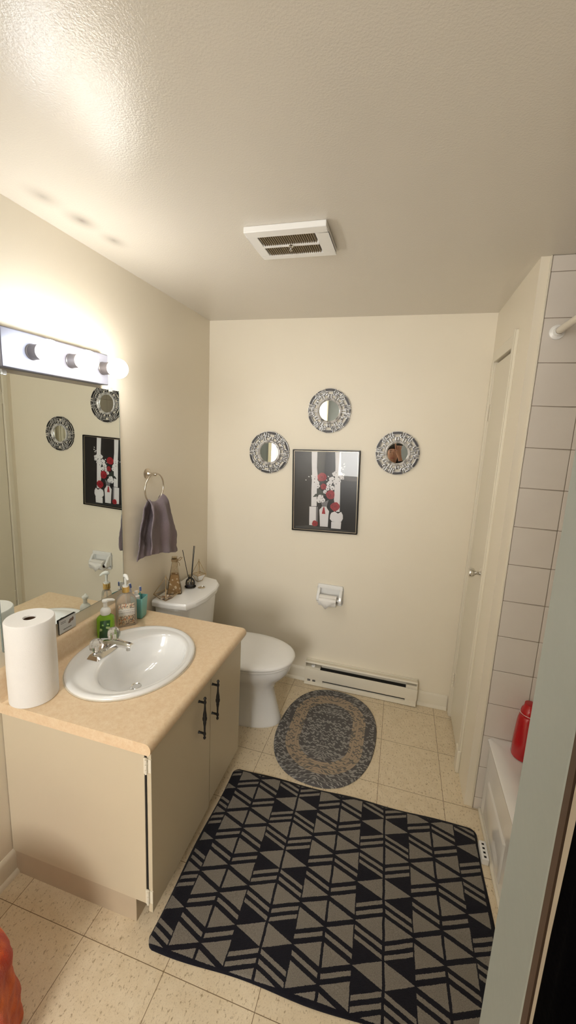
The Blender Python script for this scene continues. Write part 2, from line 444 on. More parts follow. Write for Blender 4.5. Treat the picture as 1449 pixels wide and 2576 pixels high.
# ------------------------------------------------------------------ wall mirror (vanity)
my0, my1, mz0, mz1 = -1.512, -0.892, 0.893, 1.840
wm = thing('wall_mirror', (0.0, (my0+my1)/2, mz0), 'large frameless rectangular mirror above the vanity backsplash', 'mirror')
part('glass', MB().box((0.0015, my0, mz0), (0.006, my1, mz1)), m_mirror, wm)
part('backing', MB().box((0.0002, my0+0.001, mz0+0.001), (0.0014, my1-0.001, mz1-0.001)), m_mirror_edge, wm)
mb = MB(); mb.box((0.0, my1-0.0004, mz0), (0.0064, my1+0.0012, mz1)); mb.box((0.0, my0, mz0-0.0012), (0.0064, my1, mz0+0.0002)); mb.box((0.0, my0-0.0012, mz0), (0.0064, my0+0.0004, mz1))
part('edge', mb, m_mirror_edge, wm, label='dark polished glass edge')
m_clear = simple('clear_plastic', (0.9, 0.9, 0.88), 0.1, var=0.0)
sset(m_clear.node_tree.nodes['Principled BSDF'], 'Transmission Weight', 0.6)
for yy, zz in ((-0.945, mz1), (-1.44, mz1), (-0.90, mz0+0.02)):
    mb = MB(); mb.box((0.0005, yy-0.009, zz-0.008), (0.010, yy+0.009, zz+0.010)); part('clip', mb, m_clear, wm, bevel=0.002)

# advert card at the foot of the mirror
m_cardm = None
m_, nt, b = newmat('printed_card'); c = coord(nt)
sep = nt.nodes.new('ShaderNodeSeparateXYZ'); nt.links.new(c, sep.inputs[0]); yy, zz = E(sep.outputs[1]), E(sep.outputs[2])
q = (yy - 0.018)/0.022; q2 = (zz - 0.038 - (yy-0.018)*0.3)/0.012
blob = (q*q + q2*q2 + (E(noise(nt, c, 90, 3))-0.5)*1.4).lt(0.45)
lines = ((zz - 0.047).abs().lt(0.0012)).max((zz - 0.041).abs().lt(0.0012))*yy.lt(-0.008)*yy.gt(-0.034)
lines = lines.max(((zz - 0.013).abs().lt(0.0022))*yy.lt(0.02)*yy.gt(-0.022)*E(noise(nt, c, 500, 1)).gt(0.42))
col = mixc(nt, lines, mixc(nt, blob, (0.62, 0.63, 0.64), (0.16, 0.10, 0.08)), (0.14, 0.14, 0.15))
nt.links.new(col, b.inputs['Base Color']); b.inputs['Roughness'].default_value = 0.4
cth = thing('advert_card', (0.009, -1.2425, 0.842), 'small printed advert card standing against the mirror beside the paper roll', 'card')
part('card_sheet', MB().box((0.0085, -1.285, 0.842), (0.0095, -1.200, 0.902)), m_, cth)
mb = MB(); mb.box((0.0080, -1.2875, 0.842), (0.0100, -1.285, 0.904)); mb.box((0.0080, -1.2875, 0.902), (0.0100, -1.200, 0.904))
part('card_edge', mb, m_dark, cth)

# ------------------------------------------------------------------ vanity light
bx0, bx1, bz0, bz1 = -1.472, -0.998, 1.853, 1.978
vl = thing('vanity_light', (0.0, (bx0+bx1)/2, bz0), 'white metal three-bulb bar light above the mirror', 'light')
m_bar = simple('brushed_bar_metal', (0.17, 0.17, 0.20), 0.45, 0.3, var=0.02)
part('backplate', MB().box((0.0, bx0, bz0), (0.041, bx1, bz1)), m_bar, vl, bevel=0.004)
m_sock = simple('socket_sleeve', (0.16, 0.145, 0.14), 0.35, 0.6)
by = (-1.362, -1.197, -1.030)
for k, y in enumerate(by):
    sk = part('socket', MB().lathe([(0.0255, 0.0), (0.0262, 0.004), (0.0245, 0.006), (0.0245, 0.040), (0.0225, 0.0405), (0.0205, 0.036), (0.0195, 0.012), (0.002, 0.011)], (0.0405, y, 1.918), (1, 0, 0), n=36), m_sock, vl)
for k, y in enumerate(by):
    c_, st = BULB[k]
    mm_ = emis('bulb_glow_%d' % k, c_, st)
    bt = thing('light_bulb', (0.050, y, 1.918), ['lit round cool white bulb at the near end of the bar', 'lit round warm bulb in the middle of the bar', 'lit round bulb at the towel end of the bar'][k], 'light bulb', 'globe bulbs in the bar light')
    part('globe', MB().lathe([(0.013, 0.026), (0.014, 0.030)] + [(0.0395*math.sin(a), 0.066-0.0395*math.cos(a)) for a in [0.42+i*(PI-0.42)/16 for i in range(17)]], (0.050, y, 1.918), (1, 0, 0), n=32), mm_, bt)
    part('collar', MB().lathe([(0.0125, 0.0), (0.0135, 0.004), (0.0135, 0.028), (0.0128, 0.0285)], (0.050, y, 1.918), (1, 0, 0), n=24), m_white_pl, bt)

# ------------------------------------------------------------------ vanity
CY0, CY1, CZ, CX = -1.5554, -0.7764, 0.733, 0.618
SC = (0.278, -1.179)
ct = thing('vanity_countertop', (CX/2, (CY0+CY1)/2, CZ-0.04), 'peach speckled laminate countertop with rolled front edge and an oval sink', 'countertop')
mb = MB()
N = 64; xf = CX-0.022
inner = []; outer = []
for i in range(N):
    a = 2*PI*i/N; ca, sa = math.cos(a), math.sin(a)
    inner.append((SC[0]+0.03+0.185*ca, SC[1]+0.235*sa, CZ))
    ds = []
    ox, oy = SC[0]+0.03, SC[1]
    if ca > 1e-9: ds.append((xf-ox)/ca)
    if ca < -1e-9: ds.append((0-ox)/ca)
    if sa > 1e-9: ds.append((CY1-oy)/sa)
    if sa < -1e-9: ds.append((CY0-oy)/sa)
    d = min(ds); outer.append([ox+d*ca, oy+d*sa, CZ])
for cxn_, cyn_ in ((0, CY0), (xf, CY0), (0, CY1), (xf, CY1)):
    j = min(range(N), key=lambda i: (outer[i][0]-cxn_)**2+(outer[i][1]-cyn_)**2); outer[j] = [cxn_, cyn_, CZ]
low = [(p[0], p[1], CZ-0.018) for p in inner]
mb.loft([low, inner, outer], False, False)
prof = [(xf, CZ)] + [(xf+0.022*math.sin(t), CZ-0.022+0.022*math.cos(t)) for t in [PI/2*i/8 for i in range(1, 9)]] + [(CX-0.001, CZ-0.030), (CX-0.006, CZ-0.040), (xf-0.01, CZ-0.040)]
mb.loft([[(x, y, z) for x, z in prof] for y in (CY0, CY1)], closed=False)
for yy in (CY0, CY1):
    mb.poly([(0, yy, CZ-0.04), (0, yy, CZ)] + [(x, yy, z) for x, z in prof])
mb.poly([(0, CY0, CZ-0.04), (xf-0.01, CY0, CZ-0.04), (xf-0.01, CY0+0.05, CZ-0.04), (0, CY0+0.05, CZ-0.04)])
part('top_slab', mb, m_counter, ct)
SPH = 0.105
prof = [(0.0, CZ+0.0005), (0.034, CZ+0.0005), (0.028, CZ+0.003), (0.024, CZ+0.010), (0.0225, CZ+0.02), (0.0225, CZ+SPH-0.014), (0.020, CZ+SPH-0.006), (0.014, CZ+SPH-0.001), (0.008, CZ+SPH), (0.0, CZ+SPH)]
mb = MB(); mb.loft([[(x, y, z) for x, z in prof] for y in (CY0, CY1-0.002)])
part('backsplash', mb, m_counter, ct)

vn = thing('vanity_cabinet', (0.30, (CY0+CY1)/2, 0), 'cream painted vanity cabinet with two flat doors and black handles', 'cabinet')
py0, py1 = -1.535, -0.800; XP = 0.580
mb = MB()
mb.box((0.002, py0, 0.097), (XP, py0+0.018, CZ-0.0405)); mb.box((0.002, py1-0.018, 0.097), (XP, py1, CZ-0.0405))
mb.box((0.002, py0+0.018, 0.097), (XP, py1-0.018, 0.112)); mb.box((XP-0.02, py0+0.018, CZ-0.075), (XP, py1-0.018, CZ-0.0405))
part('carcass', mb, m_cab, vn, bevel=0.0012, seg=1)
part('gap_shade', MB().box((XP+0.0005, py0+0.002, 0.10), (XP+0.0055, py0+0.014, CZ-0.043)), m_dark, vn, label='dark strip standing in for the shaded gap beside the near door')  # dark strip put in for the shade inside the door gap
part('toe_base', MB().box((0.002, py0+0.002, 0.0), (0.538, py1-0.01, 0.0965)), m_toe, vn)
def vdoor(y0, y1, z0, z1, hy, hinge_y):
    d = part('door', MB().box((XP+0.006, y0, z0), (XP+0.022, y1, z1)), m_cab, vn, bevel=0.0015)
    # ornate pull
    hx = XP+0.022; zc = (z0+z1)/2+0.165; xo = hx+0.026
    zc = 0.578
    mb = MB()
    pr = [(0.0005, -0.094), (0.0045, -0.090), (0.006, -0.085), (0.0035, -0.080), (0.004, -0.076), (0.0062, -0.070), (0.0050, -0.064), (0.0034, -0.058), (0.0042, -0.035), (0.0066, -0.018), (0.0058, -0.014), (0.0088, -0.006), (0.0092, 0.002), (0.0072, 0.009), (0.0078, 0.012), (0.0070, 0.020), (0.0045, 0.036), (0.0034, 0.058), (0.0050, 0.064), (0.0062, 0.070), (0.004, 0.076), (0.0035, 0.080), (0.006, 0.085), (0.0045, 0.090), (0.0005, 0.094)]
    mb.lathe(pr, (xo, hy, zc), n=14)
    for dz in (-0.067, 0.067): mb.lathe([(0.006, 0), (0.0045, 0.004), (0.0045, 0.022), (0.006, 0.026)], (hx, hy, zc+dz), (1, 0, 0), n=12)
    part('handle', mb, m_black_metal, d, label='black ornate iron pull')
    return d
d1 = vdoor(-1.531, -1.124, 0.062, CZ-0.047, -1.223, 0)
d2 = vdoor(-1.120, -0.803, 0.080, CZ-0.047, -1.127, 0)
for o_ in d2.children: o_.location.y += 0.018
for o_ in d1.children: o_.location.y += 0.0
for hz in (0.635, 0.128):
    mb = MB()
    mb.box((XP-0.001, -1.5372, hz-0.028), (XP+0.010, -1.5335, hz+0.028))
    mb.cyl((XP+0.009, -1.538, hz-0.026), (XP+0.009, -1.538, hz-0.010), 0.0042, n=10); mb.cyl((XP+0.009, -1.538, hz-0.008), (XP+0.009, -1.538, hz+0.008), 0.0042, n=10); mb.cyl((XP+0.009, -1.538, hz+0.010), (XP+0.009, -1.538, hz+0.026), 0.0042, n=10)
    mb.box((XP+0.010, -1.5345, hz-0.024), (XP+0.024, -1.5305, hz+0.024))
    part('hinge', mb, m_trim, vn)

# ------------------------------------------------------------------ sink
sk = thing('oval_sink', (SC[0], SC[1], CZ), 'white oval drop-in sink with chrome drain set in the countertop', 'sink')
def ell(cx_, cy_, a, b_, z, n=64): return [(cx_+a*math.cos(2*PI*i/n), cy_+b_*math.sin(2*PI*i/n), z) for i in range(n)]
x0, y0 = SC; xb_ = 0.332
L_ = [ell(x0, y0, .236, .268, CZ+0.0005), ell(x0, y0, .239, .271, CZ+0.004), ell(x0, y0, .237, .269, CZ+0.010), ell(x0, y0, .229, .261, CZ+0.0135), ell(x0+.002, y0, .218, .250, CZ+0.0125), ell(x0+.004, y0, .212, .245, CZ+0.0095),
      ell(x0+.012, y0, .204, .238, CZ+0.0095), ell(x0+.030, y0, .180, .226, CZ+0.010), ell(x0+.046, y0, .160, .214, CZ+0.0095), ell(xb_-.004, y0, .152, .206, CZ+0.006), ell(xb_-.004, y0, .148, .202, CZ-0.002), ell(xb_-.006, y0, .142, .194, CZ-0.022), ell(xb_-.008, y0, .130, .178, CZ-0.052),
      ell(xb_-.018, y0, .112, .152, CZ-0.082), ell(xb_-.030, y0, .082, .112, CZ-0.106), ell(xb_-.042, y0, .048, .062, CZ-0.120), ell(xb_-.048, y0, .022, .022, CZ-0.126)]
mb = MB(); mb.loft(L_, False, False)
part('basin', mb, m_white_por, sk, angle=70)
part('drain', MB().lathe([(0.0225, 0.001), (0.021, 0.003), (0.016, 0.001), (0.015, -0.006), (0.001, -0.006)], (xb_-.048, y0, CZ-0.126), n=24), m_chrome, sk)
part('overflow_seal', MB().loft([ell(x0, y0, .2395, .2715, CZ+0.0002), ell(x0, y0, .2425, .2745, CZ+0.0015), ell(x0, y0, .2385, .2705, CZ+0.0035)], False, False), m_dirt, sk)

# faucet
fz = CZ+0.0105; fxm, fym = 0.142, -1.180
fc = thing('faucet', (fxm, fym, fz), 'chrome bathroom faucet with two clear acrylic knobs on the sink deck', 'faucet')
mb = MB()
def fl(y, hw, z): return [(fxm-hw, y, z), (fxm+hw, y, z)]
mb.loft([[(fxm-.027, fym-.082, fz), (fxm+.027, fym-.082, fz), (fxm+.030, fym+.0, fz), (fxm+.027, fym+.082, fz), (fxm-.027, fym+.082, fz)],
         [(fxm-.019, fym-.074, fz+.016), (fxm+.018, fym-.074, fz+.016), (fxm+.022, fym+.0, fz+.017), (fxm+.018, fym+.074, fz+.016), (fxm-.019, fym+.074, fz+.016)],
         [(fxm-.013, fym-.066, fz+.019), (fxm+.012, fym-.066, fz+.019), (fxm+.015, fym+.0, fz+.020), (fxm+.012, fym+.066, fz+.019), (fxm-.013, fym+.066, fz+.019)]])
part('base_plate', mb, m_chrome, fc, bevel=0.001)
mb = MB(); secs = []
for t, z0_, z1_, hw in ((-.018, .014, .040, .021), (.012, .018, .050, .019), (.045, .030, .054, .017), (.085, .038, .056, .016), (.112, .040, .056, .017), (.128, .042, .052, .015)):
    X = fxm+t; secs.append([(X, fym-hw, fz+z0_), (X, fym+hw, fz+z0_), (X, fym+hw*.95, fz+z1_-.006), (X, fym+hw*.45, fz+z1_), (X, fym-hw*.45, fz+z1_), (X, fym-hw*.95, fz+z1_-.006)])
mb.loft(secs)
part('spout', mb, m_chrome, fc, bevel=0.001)
part('aerator', MB().cyl((fxm+.110, fym, fz+.024), (fxm+.110, fym, fz+.042), 0.010, n=18), m_chrome, fc)
m_acr, nt, b = newmat('faceted_acrylic'); sset(b, 'Base Color', (1, 0.97, 0.93, 1)); sset(b, 'Roughness', 0.03); sset(b, 'Transmission Weight', 0.92); sset(b, 'IOR', 1.45)
for dy in (-.052, .052):
    mb = MB(); prof = [(0.008, 0.0), (0.018, 0.003), (0.0255, 0.016), (0.0272, 0.030), (0.0245, 0.044), (0.0155, 0.053), (0.002, 0.056)]
    mb.lathe(prof, (fxm-.004, fym+dy, fz+.022), n=9)
    kn = part('knob', mb, m_acr, fc, label='clear acrylic knob', angle=5)
    part('knob_core', MB().cyl((fxm-.004, fym+dy, fz+.014), (fxm-.004, fym+dy, fz+.050), 0.0045, n=12), m_chrome, kn)

# ------------------------------------------------------------------ paper towel roll
pr_ = thing('paper_towel_roll', (0.099, -1.486, CZ), 'tall white paper towel roll standing on the near corner of the counter', 'paper roll')
mb = MB(); ox, oy, hh, ro = 0.099, -1.486, 0.294, 0.0755
prof = [(0.0185, 0.004), (ro-0.003, 0.0), (ro, 0.003), (ro+0.0008, 0.12), (ro-0.0005, 0.2), (ro, hh-0.004), (ro-0.003, hh), (0.045, hh+0.001), (0.0205, hh), (0.0195, hh-0.002), (0.0195, 0.006)]
mb.lathe(prof, (ox, oy, CZ+0.0003), n=56, cap0=False, cap1=False)
part('paper', mb, m_paper, pr_)
part('cardboard_core', MB().lathe([(0.0188, 0.002), (0.0190, hh-0.006), (0.0178, hh-0.006), (0.0178, 0.002)], (ox, oy, CZ), n=32, cap0=False, cap1=False), m_card, pr_)

# ------------------------------------------------------------------ toiletries on the counter
def rrect(cx_, cy_, hx_, hy_, r, z, n=5, rot=0.0):
    pts = []
    for k, (sx_, sy_) in enumerate(((1, 1), (-1, 1), (-1, -1), (1, -1))):
        for i in range(n+1):
            a = PI/2*k + PI/2*i/n
            pts.append((sx_*(hx_-r)+r*math.cos(a), sy_*(hy_-r)+r*math.sin(a)))
    c_, s_ = math.cos(rot), math.sin(rot)
    return [(cx_+p*c_-q*s_, cy_+p*s_+q*c_, z) for p, q in pts]
def trans(name, col, rough=0.05, tr=0.85, ior=1.4):
    m, nt, b = newmat(name); sset(b, 'Base Color', (*col, 1)); sset(b, 'Roughness', rough); sset(b, 'Transmission Weight', tr); sset(b, 'IOR', ior); return m
m_green = trans('green_liquid_soap', (0.32, 0.62, 0.04), 0.12, 0.45)
m_lab_g, nt, b = newmat('cucumber_label'); c = coord(nt)
vo = nt.nodes.new('ShaderNodeTexVoronoi'); vo.inputs['Scale'].default_value = 52; nt.links.new(c, vo.inputs['Vector'])
nt.links.new(mixc(nt, E(vo.outputs['Distance']).lt(0.42), (0.03, 0.10, 0.03), mixc(nt, E(vo.outputs['Distance']).lt(0.34), (0.10, 0.30, 0.04), (0.50, 0.62, 0.30))), b.inputs['Base Color']); b.inputs['Roughness'].default_value = 0.3
# green foaming soap
gx, gy, rt = 0.060, -1.084, -1.10
gs = thing('hand_soap_bottle', (gx, gy, CZ), 'green foaming hand soap bottle with white pump behind the faucet', 'soap bottle')
mb = MB(); mb.loft([rrect(gx, gy, .019, .033, .010, CZ+z, rot=rt) if 1 else None for z in (0.001,)] + [rrect(gx, gy, .0205, .0350, .010, CZ+.006, rot=rt), rrect(gx, gy, .0205, .0350, .010, CZ+.100, rot=rt), rrect(gx, gy, .0190, .032, .012, CZ+.108, rot=rt), rrect(gx, gy, .0165, .019, .0160, CZ+.118, rot=rt), rrect(gx, gy, .0165, .0175, .0160, CZ+.122, rot=rt)])
part('bottle', mb, m_green, gs)
q_ = Matrix.Rotation(rt, 3, 'Z')
def lp(cx_, cy_, pts, rot): return [Vector((cx_, cy_, 0)) + Matrix.Rotation(rot, 3, 'Z') @ Vector(p) for p in pts]
mb = MB(); mb.poly(lp(gx, gy, [(.0209, -.024, CZ+.012), (.0209, .020, CZ+.012), (.0209, .024, CZ+.098), (.0209, -.018, CZ+.094)], rt)); part('label', mb, m_lab_g, gs, label='dark green cucumber picture label', solid=0.0004)
m_pump = simple('frosted_white_pump', (0.86, 0.86, 0.82), 0.3)
mb = MB(); mb.lathe([(0.0190, 0.118), (0.0215, 0.122), (0.0225, 0.130), (0.021, 0.140), (0.015, 0.148), (0.009, 0.152), (0.008, 0.172), (0.012, 0.175), (0.014, 0.180), (0.012, 0.186), (0.003, 0.187)], (gx, gy, CZ), n=28)
part('pump', mb, m_pump, gs)
d_ = Vector((0.62, 0.78, 0))
mb = MB(); mb.tube([Vector((gx, gy, CZ+.181))-d_*.012, Vector((gx, gy, CZ+.182))+d_*.010, Vector((gx, gy, CZ+.180))+d_*.030, Vector((gx, gy, CZ+.176))+d_*.038], [0.006, 0.0075, 0.006, 0.0045], 10); part('nozzle', mb, m_pump, gs)

# clear pump bottle, floral label
bx_, by_, rt2 = 0.060, -0.946, 0.77+PI/2-PI/2
m_clearliq = trans('clear_soap', (0.93, 0.86, 0.78), 0.05, 0.75)
ps = thing('lotion_pump_bottle', (bx_, by_, CZ), 'clear pump bottle with floral label and gold collar beside the aqua cup', 'soap bottle')
mb = MB(); A = lambda hx_, hy_, r, z: rrect(bx_, by_, hx_*1.22, hy_, r, CZ+z*1.08, rot=rt2)
mb.loft([A(.036, .020, .010, .001), A(.038, .022, .011, .006), A(.038, .022, .011, .118), A(.034, .021, .014, .132), A(.024, .018, .016, .146), A(.0125, .0125, .012, .152), A(.0115, .0115, .0114, .160)])
part('bottle', mb, m_clearliq, ps)
m_flor, nt, b = newmat('floral_label'); c = coord(nt)
vo = nt.nodes.new('ShaderNodeTexVoronoi'); vo.inputs['Scale'].default_value = 95; nt.links.new(c, vo.inputs['Vector'])
sep = nt.nodes.new('ShaderNodeSeparateXYZ'); nt.links.new(c, sep.inputs[0]); z_ = E(sep.outputs[2])
fcol = mixc(nt, E(vo.outputs['Distance']).lt(0.30), mixc(nt, E(noise(nt, c, 160, 3)).gt(0.52), (0.80, 0.68, 0.52), (0.30, 0.26, 0.22)), (0.70, 0.28, 0.14))
inner = z_.gt(0.058)*z_.lt(0.092)
txt = ((z_-0.083).abs().lt(0.0009)).max((z_-0.073).abs().lt(0.0016)).max((z_-0.0665).abs().lt(0.0008))*E(noise(nt, c, 420, 1)).gt(0.45)
nt.links.new(mixc(nt, inner, fcol, mixc(nt, txt, (0.84, 0.80, 0.74), (0.35, 0.32, 0.32))), b.inputs['Base Color']); b.inputs['Roughness'].default_value = 0.35
fr_ = rt2
mb = MB(); mb.poly(lp(bx_, by_, [(-.036, -.0226, CZ+.012), (.036, -.0226, CZ+.012), (.036, -.0226, CZ+.118), (-.036, -.0226, CZ+.118)], fr_)); part('label', mb, m_flor, ps, label='floral printed label', solid=0.0004)
part('collar', MB().cyl((bx_, by_, CZ+.170), (bx_, by_, CZ+.196), 0.0165, n=26), m_gold, ps, label='gold collar')
mb = MB(); mb.cyl((bx_, by_, CZ+.196), (bx_, by_, CZ+.203), 0.014, n=24); mb.cyl((bx_, by_, CZ+.203), (bx_, by_, CZ+.240), 0.0050, 0.0065, n=16)
d_ = Vector((0.75, -0.40, 0)).normalized(); p0 = Vector((bx_, by_, CZ+.246))
mb.tube([p0-d_*.013+Vector((0, 0, -.002)), p0-d_*.006+Vector((0, 0, .003)), p0+d_*.004+Vector((0, 0, .004)), p0+d_*.016, p0+d_*.028+Vector((0, 0, -.010))], [0.005, 0.0095, 0.0100, 0.007, 0.0042], 12)
part('pump', mb, m_pump, ps)
part('dip_tube', MB().cyl((bx_, by_, CZ+.012), (bx_, by_, CZ+.158), 0.0022, n=8), m_pump, ps)

# aqua cup with toothbrushes and paste
m_aqua = simple('aqua_plastic', (0.20, 0.52, 0.50), 0.3, var=0.05)
cx2, cy2 = 0.060, -0.850
cu = thing('toothbrush_cup', (cx2, cy2, CZ), 'square aqua plastic cup holding toothbrushes behind the pump bottle', 'cup')
mb = MB(); mb.loft([rrect(cx2, cy2, a, a, .008, CZ+z, rot=0.15) for a, z in ((.026, .001), (.028, .004), (.034, .108), (.0318, .108), (.026, .006), (.001, .006))])
part('cup_body', mb, m_aqua, cu)
m_blue = simple('blue_plastic', (0.10, 0.16, 0.42), 0.3); m_lav = simple('lavender_plastic', (0.55, 0.56, 0.75), 0.3); m_teal = simple('teal_plastic', (0.12, 0.50, 0.48), 0.3)
m_red = simple('red_plastic', (0.62, 0.03, 0.05), 0.3)
def brush(b0, b1, mat, label):
    b0 = Vector(b0); b1 = Vector(b1); t = (b1-b0).normalized()
    th = thing('toothbrush', b0, label, 'toothbrush', 'toothbrushes in the aqua cup')
    part('brush_handle', MB().tube([b0, b0+t*.05, b0+t*.09, b1-t*.028], [0.0045, 0.0052, 0.0042, 0.0028], 10), mat, th)
    part('brush_head', MB().tube([b1-t*.028, b1-t*.02, b1], [0.0030, 0.0055, 0.0048], 10), m_white_pl, th)
    part('bristles', MB().tube([b1-t*.022+Vector((.006, -.003, 0)), b1-t*.002+Vector((.006, -.003, 0))], 0.005, 8), m_blue, th)
brush((0.048, -0.858, CZ+.009), (0.032, -0.883, CZ+.185), m_lav, 'lavender toothbrush leaning toward the mirror in the aqua cup')
brush((0.062, -0.840, CZ+.009), (0.048, -0.824, CZ+.150), m_teal, 'teal toothbrush leaning toward the wall in the aqua cup')
p0 = Vector((0.060, -0.854, CZ+.010)); p1 = Vector((0.054, -0.862, CZ+.140))
tp = thing('toothpaste_tube', p0, 'white toothpaste tube standing cap up in the aqua cup', 'toothpaste')
tl = (p1-p0).normalized()
mb = MB(); mb.loft([[p0+Vector((sx_*0.020*math.cos(a)*1.0*(1), sy_*math.sin(a), 0)) for a in [2*PI*i/20 for i in range(20)]] for sx_, sy_ in ((1, .002),)] + [[p0+tl*t+Vector((hx_*math.cos(a), hy_*math.sin(a), 0)) for a in [2*PI*i/20 for i in range(20)]] for t, hx_, hy_ in ((.03, .019, .008), (.09, .0165, .0150), (.104, .0155, .0150), (.110, .009, .009))])
part('tube_body', mb, m_white_pl, tp)
part('cap', MB().tube([p0+tl*.110, p0+tl*.130], [0.0095, 0.0085], 16), m_white_pl, tp)

# ------------------------------------------------------------------ towel ring + towel
rg = thing('towel_ring', (0.0, -0.700, 1.375), 'brushed nickel towel ring on the left wall above the toilet tank', 'towel ring')
part('wall_post', MB().lathe([(0.002, 0.0), (0.027, 0.0005), (0.028, 0.004), (0.022, 0.008), (0.012, 0.012), (0.008, 0.020), (0.0065, 0.036), (0.009, 0.044), (0.010, 0.052), (0.007, 0.060), (0.002, 0.062)], (0.0, -0.686, 1.445), (1, 0, 0), n=28), m_nickel, rg)
RR, rc = 0.080, Vector((0.056, -0.700, 1.375))
part('ring', MB().tube([rc+Vector((0.004*math.cos(2*PI*i/48), RR*math.sin(2*PI*i/48), RR*math.cos(2*PI*i/48)*0.96)) for i in range(48)], 0.0042, 12, closed=True), m_nickel, rg)
m_towel, nt, b = newmat('mauve_terry'); c = coord(nt)
tz = noise(nt, c, 240, 4, 0.8); sep = nt.nodes.new('ShaderNodeSeparateXYZ'); nt.links.new(c, sep.inputs[0])
st_ = noise(nt, c, 7, 3)
cc = mixc(nt, ramp(nt, st_, .4, .65), (0.38, 0.30, 0.34), (0.44, 0.29, 0.31))
nt.links.new(mixc(nt, E(tz)*0.7, (0.22, 0.17, 0.20), cc), b.inputs['Base Color']); b.inputs['Roughness'].default_value = 0.95; sset(b, 'Sheen Weight', 0.4); bump(nt, b, tz, 1.0, 0.008)
mb = MB(); NU, NS = 44, 60; loops = []
def towel_pt(u, s):
    # s: -1 back hem .. 0 over the ring .. 1 front hem
    a = abs(s); f = min(1.0, a*1.5)**0.75*0.85+0.15*a
    yl = -0.752*(1-f) + (-0.800 if s > 0 else -0.806)*f; yr = -0.632*(1-f) + (-0.520 if s > 0 else -0.62)*f
    y = yl + (yr-yl)*u
    dy = (y+0.700)
    ztop = rc.z - RR*0.96*math.sqrt(max(0.05, 1-min(0.9, (dy/RR)**2*(1-f)))) + 0.006 if a < 0.2 else None
    zt = 1.375 - math.sqrt(max(0.0006, RR**2-min(abs(((-0.752+(0.12)*u)+0.700)), 0.074)**2))*0.96 + 0.007
    zb = (1.045 - 0.055*u + 0.004*math.sin(u*5)) if s > 0 else (1.000 + 0.020*u + 0.006*math.sin(u*7))
    z = zt + (zb-zt)*a
    base = 0.056 + (0.020*math.tanh(s*14) if True else 0)
    fold = 0.012*math.sin(u*9.5+1.2+0.8*a)*min(1, a*4)*(0.6+0.6*(1-a)) + 0.006*math.sin(u*21+a*3)*min(1, a*3)
    x = base + fold + (0.016*a if s > 0 else -0.012*a)
    if s < 0: x = 0.034 - 0.012*a + fold*0.45 if a > 0.12 else x
    x += 0.005*math.sin(9*z*4+u*6)*a
    return (max(x, 0.010), y, z)
for j in range(NS+1):
    s_ = -1+2*j/NS; loops.append([towel_pt(i/NU, s_) for i in range(NU+1)])
mb.loft(loops, closed=False)
tw = solo('hand_towel', mb, m_towel, (0.05, -0.68, 1.0), 'mauve terry hand towel draped through the nickel ring', 'towel', solid=0.007, subsurf=1, angle=180)
tx = bpy.data.textures.new('tz', 'CLOUDS'); tx.noise_scale = 0.035
md = tw.modifiers.new('d', 'DISPLACE'); md.texture = tx; md.strength = 0.008; md.mid_level = 0.5

# ------------------------------------------------------------------ toilet
TC = -0.452
to = thing('toilet', (0.35, TC, 0), 'white toilet with closed lid between the vanity and the back wall', 'toilet')
mb = MB()
tk = lambda x1, hy, z, x0=0.022: [(x0, TC-hy, z), (x0, TC+hy, z), (x1*.60+x0*.4, TC+hy, z), (x1-.018, TC+hy*.80, z), (x1, TC+hy*.35, z), (x1, TC-hy*.35, z), (x1-.018, TC-hy*.80, z), (x1*.60+x0*.4, TC-hy, z)]
mb.loft([tk(.205, .175, .365), tk(.215, .190, .40), tk(.232, .208, .69), tk(.230, .206, .700)])
part('tank', mb, m_white_por, to, bevel=0.008, seg=3)
def lidp(g, z):
    hy = .222+g; x1 = .262+g
    return [(0.012, TC-hy, z), (0.012, TC+hy, z), (.110, TC+hy, z), (.200, TC+hy*.90, z), (.243+g, TC+hy*.66, z), (x1, TC+hy*.30, z), (x1, TC-hy*.30, z), (.243+g, TC-hy*.66, z), (.215, TC-hy*.93, z), (.130, TC-hy, z)]
mb = MB(); mb.loft([lidp(-.004, .701), lidp(0, .705), lidp(.002, .728), lidp(-.004, .737), lidp(-.012, .739)])
part('tank_lid', mb, m_white_por, to, bevel=0.004, seg=3)
fb = part('flush_button', MB().lathe([(0.0215, 0.0), (0.0225, 0.003), (0.0200, 0.004), (0.0195, 0.0025), (0.001, 0.0035)], (0.181, TC+0.035, .7395), n=32), m_chrome, to, label='round chrome push button')
def bowl(x0_, x1_, hb, z, n=40, p=2.3):
    cx_ = (x0_+x1_)/2; a = (x1_-x0_)/2; out = []
    for i in range(n):
        t = 2*PI*i/n; c_, s_ = math.cos(t), math.sin(t)
        e = 2/p if c_ > 0 else 2/3.0
        w_ = hb*(1.0 if c_ > 0 else 1.0)
        out.append((cx_+a*math.copysign(abs(c_)**(1.0 if c_ > 0 else 0.8), c_), TC+w_*math.copysign(abs(s_)**0.92, s_), z))
    return out
mb = MB()
mb.loft([bowl(.215, .722, .112, 0.0), bowl(.212, .725, .114, .012), bowl(.215, .716, .106, .04), bowl(.215, .688, .098, .14), bowl(.215, .672, .100, .21), bowl(.212, .695, .122, .262), bowl(.210, .738, .156, .305), bowl(.208, .764, .176, .340), bowl(.208, .770, .182, .368), bowl(.208, .768, .181, .384), bowl(.22, .755, .170, .388)])
part('bowl', mb, m_white_por, to, angle=60)
part('tank_platform', MB().box((.03, TC-.11, .30), (.26, TC+.11, .368)), m_white_por, to, bevel=0.02, seg=4)
mb = MB(); mb.loft([bowl(.262, .776, .187, .3885), bowl(.260, .780, .190, .393), bowl(.262, .778, .188, .402), bowl(.27, .768, .178, .4045)])
part('seat', mb, m_white_pl, to, angle=60)
